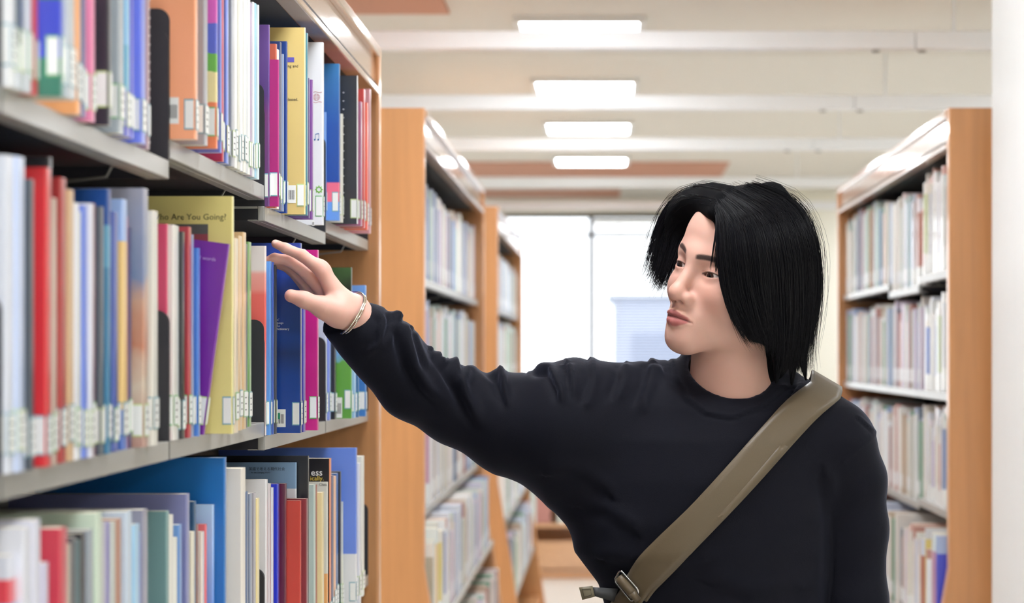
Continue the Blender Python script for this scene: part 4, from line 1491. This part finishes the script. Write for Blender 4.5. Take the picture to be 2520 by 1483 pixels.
for G in back:
    L = to_head(catmull(G, 7)) * [.94, .92, .97]
    f = smin(f, chain(gh, L, [.010, .014, .016, .016, .015, .012, .007]), .02)
f = smin(f, chain(gh, [(.03, .075, -.02), (.03, .07, -.08), (.028, .062, -.125)], [.05, .042, .028]), .02)
xv, xq = surface_net(gh, f, 2)
hair = child('hair', from_head(xv), xq, [under_m])

# strands
def strands(guides, n, thick, jit, seed, nn=13, lift=.0, fr=(0, 1), flick=0.0, bias=1.0):
    r = np.random.default_rng(seed)
    Gd = np.array([catmull(G, nn) for G in guides])          # (k, nn, 3)
    out = []
    k = len(guides)
    clumps = r.uniform(fr[0], fr[1], max(6, n // 14))
    cj = r.normal(0, 1, (len(clumps), 3))
    for _ in range(n):
        ci = r.integers(len(clumps))
        u = np.clip(clumps[ci] + r.normal(0, .016), 0, .99999) * (k - 1)
        i = min(int(u), k - 2); w = u - i
        L = Gd[i] * (1 - w) + Gd[i + 1] * w
        s = np.linspace(0, 1, nn)[:, None]
        L = L + cj[ci] * jit * (.25 + s) + r.normal(0, jit * .45, 3) * (.15 + s)
        L = L + np.sin(s * r.uniform(4, 9) + r.uniform(0, 6)) * r.normal(0, jit * .22, 3)
        c = HC + np.array([0, 0, 0])
        L = L + (L - c) / np.linalg.norm(L - c, axis=1)[:, None] * (lift * r.uniform(0, 1))
        if flick:
            L = L + np.array([flick * r.uniform(-.3, 1), 0, flick * .5 * r.uniform(-.4, 1)]) * s ** 4
        cutl = r.uniform(.82, 1.0)
        out.append(catmull(L[:max(4, int(nn * cutl))], nn))
    return np.array(out), r.uniform(.6, 1.25, n) * thick


def strand_mesh(S, th):
    n, k, _ = S.shape
    d = np.gradient(S, axis=1)
    d /= np.maximum(np.linalg.norm(d, axis=2, keepdims=True), 1e-9)
    ref = np.array((.3, -.9, .2))
    a = np.cross(d, ref); a /= np.maximum(np.linalg.norm(a, axis=2, keepdims=True), 1e-9)
    bq = np.cross(d, a)
    prof = np.clip(np.minimum(np.linspace(.6, 3, k), np.linspace(3.2, .15, k)), 0, 1)[None, :, None] * th[:, None, None]
    V = np.stack([S + (a * math.cos(t) + bq * math.sin(t)) * prof for t in (0, 2.0944, 4.18879)], 2)   # n,k,3,3
    V = V.reshape(-1, 3)
    base = (np.arange(n) * k * 3)[:, None, None] + (np.arange(k - 1) * 3)[None, :, None]
    q = []
    for j in range(3):
        j2 = (j + 1) % 3
        q.append(np.stack([base + j, base + j2, base + 3 + j2, base + 3 + j], -1).reshape(-1, 4))
    return V, np.concatenate(q)


sets = [strands(gl, 4200, .00046, .0035, 1, lift=.004), strands(gl, 260, .0003, .006, 2, lift=.010),
        strands(gl[:2], 170, .00032, .003, 3, lift=.002),
        strands(gl[-2:], 320, .00034, .006, 8, lift=.006, flick=.012),
        strands(gr, 1100, .00036, .0035, 4, lift=.004, flick=-.010), strands(gr, 240, .0003, .006, 5, lift=.008, flick=-.022),
        strands(back, 700, .0005, .005, 6, lift=.004)]
sets.append(strands(gl, 140, .00022, .010, 21, lift=.018))
sets.append(strands(gr, 110, .00022, .010, 22, lift=.014, flick=-.03))
# wispy fringe over the temple
fr_g = [np.array([P(x, y, hd(x, y, -.004)) for x, y in L]) for L in (
    [(1764, 521), (1762, 560), (1757, 600), (1752, 640), (1750, 655)], [(1768, 521), (1772, 570), (1770, 620), (1766, 660), (1764, 682)])]
sets.append(strands(fr_g, 90, .0003, .002, 7, nn=10))
VS, QS, o_ = [], [], 0
for S, th in sets:
    v, q = strand_mesh(S, th)
    VS.append(v); QS.append(q + o_); o_ += len(v)
st = link('hair_strands', np_mesh('hair_strands', np.concatenate(VS) - FOOT, np.concatenate(QS), [hair_m]), hair)
st['kind'] = 'stuff'

# ------------------------------------------------------------------ sweatshirt
cloth = bpy.data.materials.new('black_sweatshirt_cloth')
cloth.use_nodes = True
nt = cloth.node_tree
b = nt.nodes['Principled BSDF']
b.inputs['Base Color'].default_value = rgb((14, 15, 25))
b.inputs['Roughness'].default_value = .8
b.inputs['Specular IOR Level'].default_value = .16
b.inputs['Sheen Weight'].default_value = .18
b.inputs['Sheen Roughness'].default_value = .35
b.inputs['Sheen Tint'].default_value = (.62, .68, 1, 1)
tc = nt.nodes.new('ShaderNodeTexCoord')
nz = nt.nodes.new('ShaderNodeTexNoise'); nz.inputs['Scale'].default_value = 800; nz.inputs['Detail'].default_value = 3
bp = nt.nodes.new('ShaderNodeBump'); bp.inputs['Strength'].default_value = .25; bp.inputs['Distance'].default_value = .0008
nt.links.new(tc.outputs['Object'], nz.inputs['Vector']); nt.links.new(nz.outputs['Fac'], bp.inputs['Height']); nt.links.new(bp.outputs['Normal'], b.inputs['Normal'])

m_ = 1 / PM
gs = Grid((P(788, 0)[0], D - .22, P(0, 1800)[2] - .02), (P(2200, 0)[0], D + .25, P(0, 715)[2]), .0045)
arm_px = [(862, 799, -.045, 62), (905, 828, -.030, 74), (955, 874, -.008, 82), (1016, 942, .015, 86), (1132, 1000, .045, 96), (1260, 1047, .050, 123), (1380, 1066, .040, 172)]
# sleeve as round cones with the photograph's half widths
f = chain(gs, [P(x, y, d) for x, y, d, r in arm_px], [r * m_ for *_, r in arm_px], .02)
cuffp = P(838, 783, -.052)
f = smin(f, cone(gs, cuffp, P(872, 806, -.04), 54 * m_, 60 * m_), .008)
# trunk as stacked ellipses
zs = [P(0, y)[2] for y in (930, 1000, 1080, 1180, 1280, 1360, 1440, 1540, 1700, 1800)]
xl = [1640, 1520, 1452, 1420, 1398, 1412, 1472, 1500, 1505, 1500]
xr = [1950, 2050, 2072, 2064, 2060, 2058, 2056, 2056, 2060, 2060]
bb = [.080, .105, .120, .128, .130, .128, .124, .122, .126, .120]
yc = [.045, .045, .042, .04, .04, .04, .045, .05, .05, .05]
zz_ = gs.Z.ravel()


def itp(v):
    return np.interp(zz_, zs[::-1], np.array(v, float)[::-1]).astype(F32)[None, None, :]


cx = itp([((a + c) / 2 - VX) * m_ for a, c in zip(xl, xr)])
aa = itp([(c - a) / 2 * m_ for a, c in zip(xl, xr)])
bi, yi = itp(bb), itp([D + v for v in yc])
tr = (np.sqrt(((gs.X - cx) / aa) ** 2 + ((gs.Y - yi) / bi) ** 2) - 1) * np.minimum(aa, bi)
tr = np.maximum(tr, np.maximum(gs.Z - F32(zs[0]), F32(zs[-1]) - gs.Z) + 0 * tr)
f = smin(f, tr, .06)
f = smin(f, chain(gs, [P(1700, 985, .045), P(1560, 1000, .04), P(1430, 1022, .04)], [100 * m_, 108 * m_, 126 * m_]), .05)
f = smin(f, chain(gs, [P(1880, 1010, .05), P(1985, 1050, .045), P(2050, 1092, .04)], [92 * m_, 104 * m_, 104 * m_]), .05)
f = smin(f, ball(gs, P(1800, 1010, .055), 118 * m_), .05)
la = chain(gs, [P(2052, 1096, .04), P(2094, 1180, .045), P(2106, 1300, .045), P(2112, 1480, .035), P(2114, 1700, .02)], [102 * m_, 84 * m_, 76 * m_, 70 * m_, 62 * m_], .02)
f = smin(f, la, .012)
f = smin(f, cone(gs, P(2114, 1700, .02), P(2113, 1770, .01), 54 * m_, 52 * m_), .006)
# neckline: ring plane falls to the front
NC = P(1794, 908, .035)
ring = []
for k in range(28):
    t = 2 * math.pi * k / 28
    ring.append(NC + np.array([.0655 * math.cos(t), .072 * math.sin(t), .047 * math.sin(t) - .008 * math.cos(t)]))
ring = np.array(ring)
lx_, ly_ = gs.X - F32(NC[0]), gs.Y - F32(NC[1])
plane = gs.Z - (F32(NC[2]) + ly_ * F32(.047 / .072) - lx_ * F32(.008 / .0655)) - F32(.0)
cyl = (np.sqrt((lx_ / F32(.068)) ** 2 + (ly_ / F32(.075)) ** 2) - 1) * F32(.068)
f = smax(f, -np.maximum(cyl, -plane - F32(.02)), .004)
above = np.maximum((np.sqrt((lx_ / F32(.105)) ** 2 + (ly_ / F32(.11)) ** 2) - 1) * F32(.105), -plane + F32(.004))
f = smax(f, -above, .01)
rp = np.vstack([ring, ring[:1]])
col = None
for i in range(28):
    out_ = np.array([math.cos(2 * math.pi * i / 28), math.sin(2 * math.pi * i / 28), 0])
    a, c = rp[i], rp[i + 1]
    q_ = cone(gs, a + out_ * .004 + [0, 0, -.004], c + out_ * .004 + [0, 0, -.004], .0085, .0085)
    q_ = np.minimum(q_, cone(gs, a + out_ * .013 + [0, 0, -.014], c + out_ * .013 + [0, 0, -.014], .0075, .0075))
    col = q_ if col is None else np.minimum(col, q_)
f = smin(f, col, .007)
# cuff opening: flat rim where the wrist comes out
A_, B_, C_ = P(790, 806, -.045), P(864, 750, -.045), P(844, 814, -.083)
cn_ = np.cross(B_ - A_, C_ - A_); cn_ /= np.linalg.norm(cn_)
if cn_[0] > 0: cn_ = -cn_
CUT = lambda v: (v - A_) @ cn_
f = smax(f, (gs.X - F32(A_[0])) * F32(cn_[0]) + (gs.Y - F32(A_[1])) * F32(cn_[1]) + (gs.Z - F32(A_[2])) * F32(cn_[2]), .003)
sv, sq = surface_net(gs, f, 2)
del f, tr, col, la, cyl, plane, above
sn = vnormals(sv, sq)
spx = np.stack([sv[:, 0] * FPX / sv[:, 1] + VX, VY - (sv[:, 2] - CAM) * FPX / sv[:, 1]], 1)


def poly_dist(p, poly):
    """signed distance to a polyline (positive on its left in picture terms) and position along it"""
    best = np.full(len(p), 1e9); sg = np.zeros(len(p)); al = np.zeros(len(p))
    poly = np.array(poly, float)
    n = len(poly) - 1
    for i in range(n):
        a, b_ = poly[i], poly[i + 1]
        d_ = b_ - a
        t = np.clip(((p - a) @ d_) / (d_ @ d_), 0, 1)
        c = p - a - t[:, None] * d_
        dist = np.linalg.norm(c, axis=1)
        cr = d_[0] * c[:, 1] - d_[1] * c[:, 0]
        m = dist < best
        best[m] = dist[m]; sg[m] = np.sign(cr[m]); al[m] = (i + t[m]) / n
    return best * sg, al


front = smoothstep(.45, -.15, sn[:, 1])
disp = np.zeros(len(sv))
folds = [([(1648, 876), (1660, 930), (1688, 982), (1738, 1018), (1800, 1029), (1868, 1006), (1930, 955)], .0024, 6), ([(972, 792), (990, 840), (1006, 905), (1040, 960), (1092, 1012)], .0090, 17),
         ([(1100, 880), (1118, 930), (1140, 985), (1182, 1068)], .0085, 16),
         ([(1062, 862), (1090, 905), (1120, 950), (1140, 1000)], .0045, 12),
         ([(1178, 884), (1142, 905), (1134, 950)], .0055, 13), ([(1140, 884), (1190, 896), (1225, 930), (1246, 1000)], .0065, 14),
         ([(1222, 908), (1236, 960), (1247, 1012)], .0040, 9),
         ([(1300, 908), (1348, 912), (1372, 960), (1376, 1000)], .0060, 12), ([(1392, 893), (1402, 930), (1408, 985)], .0045, 9),
         ([(1450, 890), (1456, 930), (1440, 985)], .0030, 12), ([(1530, 890), (1526, 935), (1500, 1000)], .0045, 15),
         ([(1598, 890), (1590, 940), (1560, 1020)], .0045, 16), ([(912, 768), (935, 790), (925, 840), (880, 880)], .0040, 11),
         ([(958, 766), (965, 800), (948, 852)], .0045, 12),
         ([(1008, 815), (1030, 870), (1050, 920)], .0035, 10), ([(1360, 1170), (1430, 1170), (1490, 1210)], .0022, 22),
         ([(1440, 1250), (1490, 1260), (1550, 1300)], .0022, 22), ([(2030, 1180), (2046, 1280), (2044, 1480)], .0030, 20),
         ([(1500, 1380), (1600, 1400), (1720, 1380)], .0025, 26), ([(1760, 1440), (1850, 1470), (1950, 1450)], .0022, 26),
         ([(2112, 1030), (2150, 1064), (2120, 1090), (2075, 1128)], .0016, 5)]
for poly, amp, w in folds:
    d, al = poly_dist(spx, poly)
    ends = smoothstep(0, .14, al) * smoothstep(1.0, .72, al) if amp > .003 else np.ones(len(al))
    ends = np.maximum(ends, (al <= .001) * np.exp(-(d / w) ** 2))
    disp += 1.45 * amp * ends * (np.exp(-((d + w * .55) / w) ** 2) - .9 * np.exp(-((d - w * .45) / (w * .8)) ** 2))
# the same folds run over the top of the sleeve, so the outline is bumpy too
nsm = rng.normal(0, 1, (40, 3))
wav = sum(np.sin(sv @ (k_ * 26) + i) for i, k_ in enumerate(nsm)) / 40
sleeve = smoothstep(P(1460, 0)[0], P(1300, 0)[0], sv[:, 0])
disp *= smoothstep(.004, .03, -CUT(sv))
sleeve *= smoothstep(.004, .03, -CUT(sv))
sv = sv + sn * ((disp * front) + wav * (.0015 + .0055 * sleeve))[:, None]
shirt = child('sweatshirt', sv, sq, [cloth])
# ribbed cuff band and collar seam line as raised stitching
cm = MB()
seam = [NC + np.array([(.0655 + .0195) * math.cos(t), (.072 + .0195) * math.sin(t), .047 * math.sin(t) - .008 * math.cos(t) - .021]) for t in np.linspace(0, 2 * math.pi, 40, endpoint=False)]
from mathutils.bvhtree import BVHTree
bvh = BVHTree.FromPolygons([tuple(v) for v in sv], [tuple(int(i) for i in q) for q in sq])


def on_shirt(px, py, lift=.003, fallback=None):
    o = Vector((0, 0, CAM)); dr = (W(px, py, D) - o).normalized()
    hit, n, i, dist = bvh.ray_cast(o, dr)
    if hit is None:
        return None
    return np.array(hit - dr * lift), np.array(n)


# ------------------------------------------------------------------ trousers and shoes
gt = Grid((CX - .24, D - .15, .05), (CX + .25, D + .25, .99), .009)
f = cone(gt, (CX - .055, D + .05, .92), (CX + .055, D + .05, .92), .125, .125)
for s in (-1, 1):
    f = smin(f, chain(gt, [(CX + s * .085, D + .05, .84), (CX + s * .097, D + .04, .48), (CX + s * .102, D + .06, .09)], [.100, .078, .068]), .03)
f = np.maximum(f, np.maximum(gt.Z - F32(.975), F32(.07) - gt.Z) + 0 * f)
tv, tq = surface_net(gt, f, 1)
child('trousers', tv, tq, [mat('charcoal_trouser_cloth', (52, 54, 62), .85)])
for s in (-1, 1):
    gk = Grid((CX + s * .11 - .07, D - .22, -.004), (CX + s * .11 + .07, D + .14, .13), .006)
    f = chain(gk, [(CX + s * .104, D + .075, .045), (CX + s * .112, D - .02, .040), (CX + s * .122, D - .13, .032)], [.042, .041, .034], .02)
    f = smin(f, cone(gk, (CX + s * .102, D + .06, .05), (CX + s * .102, D + .06, .10), .042, .044), .02)
    f = np.maximum(f, F32(.0005) - gk.Z + 0 * f)
    kv, kq = surface_net(gk, f, 1)
    child('shoe', kv, kq, [mat('white_canvas', (225, 225, 222), .7)])

# ------------------------------------------------------------------ shoulder bag: strap, buckle, tab, pouch
strap_m = bpy.data.materials.new('olive_brown_webbing')
strap_m.use_nodes = True
nt = strap_m.node_tree
b = nt.nodes['Principled BSDF']
b.inputs['Base Color'].default_value = rgb((95, 81, 60))
b.inputs['Roughness'].default_value = .42
b.inputs['Sheen Weight'].default_value = .15
tc = nt.nodes.new('ShaderNodeTexCoord'); nz = nt.nodes.new('ShaderNodeTexNoise'); nz.inputs['Scale'].default_value = 600
bp = nt.nodes.new('ShaderNodeBump'); bp.inputs['Strength'].default_value = .15; bp.inputs['Distance'].default_value = .001
nt.links.new(tc.outputs['Object'], nz.inputs['Vector']); nt.links.new(nz.outputs['Fac'], bp.inputs['Height']); nt.links.new(bp.outputs['Normal'], b.inputs['Normal'])
steel_b = mat('polished_buckle_steel', (215, 215, 218), rough=.14, metal=1.0)
bag = empty('shoulder_bag', tuple(P(1440, 1640, .02)))
BO = np.array(bag.location)
# the two edges of the strap over the chest (upper edge, lower edge)
up_e = [(1994, 940), (1935, 985), (1870, 1055), (1790, 1145), (1700, 1243), (1620, 1320), (1570, 1372), (1540, 1420), (1524, 1455), (1490, 1500), (1465, 1545)]
lo_e = [(2068, 980), (2010, 1030), (1946, 1098), (1866, 1188), (1780, 1280), (1690, 1370), (1638, 1420), (1604, 1452), (1578, 1485), (1556, 1525), (1535, 1570)]
NSEG = 6
ring_pts = []
for (a, c) in zip(catmull(up_e, 40), catmull(lo_e, 40)):
    row_ = []
    for t in np.linspace(0, 1, NSEG):
        p = a + (c - a) * t
        h = on_shirt(p[0], p[1], .004)
        row_.append(h[0] if h else None)
    ring_pts.append(row_)
good = [r for r in ring_pts if all(x is not None for x in r)]
S_ = np.array(good)
# smooth along the strap so it lies taut over the folds
raw_ = S_[:, :, 1].copy()
for _ in range(40):
    S_[:, :, 1][1:-1] = S_[:, :, 1][1:-1] * .4 + .3 * (S_[:-2, :, 1] + S_[2:, :, 1])
    S_[:, :, 1] = np.minimum(S_[:, :, 1], raw_)
S_[:, :, 1] -= .002
# over the shoulder and down the back
f0, f1 = S_[0, 0], S_[0, -1]
tops = []
for dy, dz, dx in ((.018, .012, .004), (.05, .018, .006), (.09, .008, .006), (.13, -.03, -.01), (.165, -.09, -.05), (.18, -.18, -.12)):
    a, c = f0 + [dx, dy, dz], f1 + [dx, dy, dz - .002]
    tops.append([a + (c - a) * t for t in np.linspace(0, 1, NSEG)])
S_ = np.concatenate([np.array(tops)[::-1], S_])


def ribbon(S, th, name, m, parent, org):
    n, k, _ = S.shape
    du = np.gradient(S, axis=0); dv = np.gradient(S, axis=1)
    nn = np.cross(du, dv); nn /= np.maximum(np.linalg.norm(nn, axis=2, keepdims=True), 1e-9)
    A, B = S + nn * th / 2, S - nn * th / 2
    V = np.concatenate([A.reshape(-1, 3), B.reshape(-1, 3)]) - org
    q = []
    o2 = n * k
    for i in range(n - 1):
        for j in range(k - 1):
            a = i * k + j
            q.append((a, a + 1, a + k + 1, a + k)); q.append((o2 + a, o2 + a + k, o2 + a + k + 1, o2 + a + 1))
        for j in (0, k - 1):
            a = i * k + j
            q.append((a, a + k, o2 + a + k, o2 + a) if j == 0 else (a, o2 + a, o2 + a + k, a + k))
    for i in (0, n - 1):
        for j in range(k - 1):
            a = i * k + j
            q.append((a, o2 + a, o2 + a + 1, a + 1) if i == 0 else (a, a + 1, o2 + a + 1, o2 + a))
    me = np_mesh(name, V, np.array(q), [m])
    bm = bmesh.new(); bm.from_mesh(me); bmesh.ops.recalc_face_normals(bm, faces=bm.faces); bm.to_mesh(me); bm.free()
    me.shade_smooth()
    return link(name, me, parent)


ribbon(S_, .0028, 'strap', strap_m, bag, BO)
# doubled layer under the lower edge
i0 = len(tops)
U = S_[i0 + 8:i0 + 31, -2:] + np.array([.0040, .003, -.0035]) * (np.linspace(-.6, 1, len(S_[i0 + 8:i0 + 31]))[:, None, None])
U = np.stack([U[:, 0], (U[:, 0] + U[:, 1]) / 2, U[:, 1]], 1)
ribbon(U, .0025, 'strap_underlayer', strap_m, bag, BO)
# metal slider buckle: rounded rectangle with a middle bar
q1, q2, q3, q4 = (1523, 1402), (1513, 1428), (1558, 1481), (1571, 1452)
cn = []
def at_p(px, py, lift):
    h = on_shirt(px, py, lift)
    return h[0] if h else P(px, py, -.09)
corners = [at_p(*c, .014) for c in ((1527, 1401), (1512, 1428), (1556, 1482), (1573, 1453))]
pl = []
for i in range(4):
    a, c, d_ = corners[i - 1], corners[i], corners[(i + 1) % 4]
    la_, lb_ = (a - c), (d_ - c)
    ra = min(.35 * np.linalg.norm(la_), .006); rb = min(.35 * np.linalg.norm(lb_), .006)
    p0, p2 = c + la_ / np.linalg.norm(la_) * ra, c + lb_ / np.linalg.norm(lb_) * rb
    for t in (0, .33, .67, 1):
        pl.append((1 - t) ** 2 * p0 + 2 * t * (1 - t) * c + t * t * p2)
MB().tube([tuple(p - BO) for p in pl], .0018, 8, closed=True).obj('buckle', steel_b, bag, smooth=True)
ma, mb_ = (corners[0] * .5 + corners[1] * .5), (corners[2] * .5 + corners[3] * .5)
MB().tube([tuple(ma - BO), tuple(mb_ - BO)], .0016, 8).obj('buckle_bar', steel_b, bag, smooth=True)
roll = [ma * (1 - t) + mb_ * t for t in np.linspace(.08, .92, 6)]
MB().tube([tuple(p - BO + np.array([0, -.003, 0])) for p in roll], [.0072, .0078, .0078, .0078, .0078, .0074], 14).obj('strap_fold', strap_m, bag, smooth=True)
e_ = ma * .2 + mb_ * .8
MB().tube([tuple(e_ - BO + np.array([.0, -.010, .0])), tuple(e_ - BO + np.array([.009, -.0085, -.011]))], .0055, 12).obj('strap_end', strap_m, bag, smooth=True)
# leather tab with dark webbing towards the hip
olive = mat('olive_leather_tab', (112, 104, 84), .5)
tab_c = [P(1425, 1445, -.05), P(1458, 1441, -.05), P(1464, 1467, -.05), P(1433, 1475, -.05)]
T = np.array([[tab_c[0], tab_c[1]], [tab_c[3], tab_c[2]]])
T3 = np.array([[T[i, 0] + (T[i, 1] - T[i, 0]) * t for t in np.linspace(0, 1, 4)] for i in (0, 1)])
T3 = np.array([T3[0] + (T3[1] - T3[0]) * t for t in np.linspace(0, 1, 4)])
tb = ribbon(T3, .007, 'tab', olive, bag, BO)
inn = [tab_c[0] * .8 + tab_c[2] * .2, tab_c[1] * .8 + tab_c[3] * .2, tab_c[2] * .8 + tab_c[0] * .2, tab_c[3] * .8 + tab_c[1] * .2]
sm_ = MB().tube([tuple(p - BO + np.array([0, -.0036, 0])) for p in inn], .0006, 5, closed=True)
sm_.obj('stitching', mat('dark_thread', (60, 54, 44), .7), tb)
Wb = np.array([[P(1460, 1444, -.045) * (1 - t) + P(1520, 1448, -.03) * t for t in np.linspace(0, 1, 5)], [P(1463, 1466, -.045) * (1 - t) + P(1510, 1480, -.03) * t for t in np.linspace(0, 1, 5)]])
ribbon(Wb, .003, 'side_webbing', mat('dark_grey_webbing', (62, 63, 66), .6), bag, BO)
# pouch at the hip, below the picture
gp = Grid(tuple(P(1375, 1900, -.13)), tuple(P(1570, 1470, .06) + [0, .19, 0]), .006)
pc = P(1470, 1680, -.005)
qx, qy, qz = np.abs(gp.X - F32(pc[0])) - F32(.045), np.abs(gp.Y - F32(pc[1] + .02)) - F32(.10), np.abs(gp.Z - F32(pc[2])) - F32(.085)
f = np.sqrt(np.maximum(qx, 0) ** 2 + np.maximum(qy, 0) ** 2 + np.maximum(qz, 0) ** 2) + np.minimum(np.maximum(np.maximum(qx, qy), qz), 0) - F32(.016)
pv, pq = surface_net(gp, f, 1)
link('pouch', np_mesh('pouch', pv - BO, pq, [mat('olive_canvas', (104, 92, 72), .8)]), bag)
tag(bag, 'olive brown shoulder bag strap with a silver slider buckle, worn across the black sweatshirt', 'bag')

# ------------------------------------------------------------------ bangle on the wrist
br = empty('bracelet', tuple(H(858, 768, .018)))
RO = np.array(br.location)
ax_ = np.array((.74, .42, -.52)); ax_ /= np.linalg.norm(ax_)
e1 = np.cross(ax_, (0, 1, 0)); e1 /= np.linalg.norm(e1)
e2 = np.cross(ax_, e1)
silver = mat('silver', (235, 228, 215), rough=.12, metal=1.0)
for k, (sh, ro) in enumerate(((.0, .0017), (.0042, .0013))):
    rel = wv - RO - ax_ * sh
    nearp = rel[np.abs(rel @ ax_) < .0035]
    th_ = np.arctan2(nearp @ e2, nearp @ e1); rd_ = np.hypot(nearp @ e1, nearp @ e2)
    pts = []
    for t in np.linspace(-math.pi, math.pi, 40, endpoint=False):
        dth = np.abs((th_ - t + math.pi) % (2 * math.pi) - math.pi)
        pts.append(rd_[dth < .22].max() if (dth < .22).any() else .028)
    pts = np.array(pts)
    for _ in range(6):
        pts = .5 * pts + .25 * (np.roll(pts, 1) + np.roll(pts, -1))
    pts += ro + .0006
    ring_ = [e1 * r_ * math.cos(t) + e2 * r_ * math.sin(t) + ax_ * (sh + .0012 * math.sin(3 * t + k)) for t, r_ in zip(np.linspace(-math.pi, math.pi, 40, endpoint=False), pts)]
    MB().tube([tuple(p) for p in ring_], ro, 8, closed=True).obj('ring', silver, br, smooth=True)
near_i = int(np.argmin([p[1] for p in ring_]))
cl_ = ring_[near_i] - ax_ * .002
for sgn in (-1, 1):
    MB().tube([tuple(cl_ + e1 * sgn * .004), tuple(cl_ + e1 * sgn * .0005)], [.0022, .0026], 10).obj('clasp_bead', silver, br, smooth=True)
tag(br, 'thin silver double bangle on his right wrist above the dark cuff', 'bracelet')
# ------------------------------------------------------------------ labels of the remaining books
def finish_labels():
    rows = {}
    for b in BOOKS:
        rows.setdefault(b[2], []).append(b)
    for row, bs in rows.items():
        far = 'near end' if ('right' in row or 'second' in row) else 'left'
        for i, b in enumerate(bs):
            b.append(i)
        cnt = {}
        for i, b in enumerate(bs):
            if b[4]:
                continue
            w = b[1]
            cnt[w] = cnt.get(w, 0) + 1
            b.append(cnt[w])
        oname = ['', 'first', 'second', 'third', 'fourth', 'fifth', 'sixth', 'seventh', 'eighth', 'ninth', 'tenth', 'eleventh', 'twelfth', 'thirteenth', 'fourteenth', 'fifteenth',
                 'sixteenth', 'seventeenth', 'eighteenth', 'nineteenth', 'twentieth', 'twenty-first', 'twenty-second', 'twenty-third', 'twenty-fourth']
        def word(b):
            return (b[1] or colour_word('#%02x%02x%02x' % tuple(int(255 * v ** .4545) for v in b[0].data.materials[1].node_tree.nodes['Principled BSDF'].inputs['Base Color'].default_value[:3])))
        for i, b in enumerate(bs):
            if not b[4]:
                n = b[-1]
                if cnt[b[1]] == 1:
                    b[0]['label'] = 'only %s book on the %s' % (b[1], row)
                else:
                    b[0]['label'] = '%s %s book from the %s, %s' % (oname[min(n, 24)], b[1], far, row)
            b[0]['group'] = 'books on the ' + row


finish_labels()
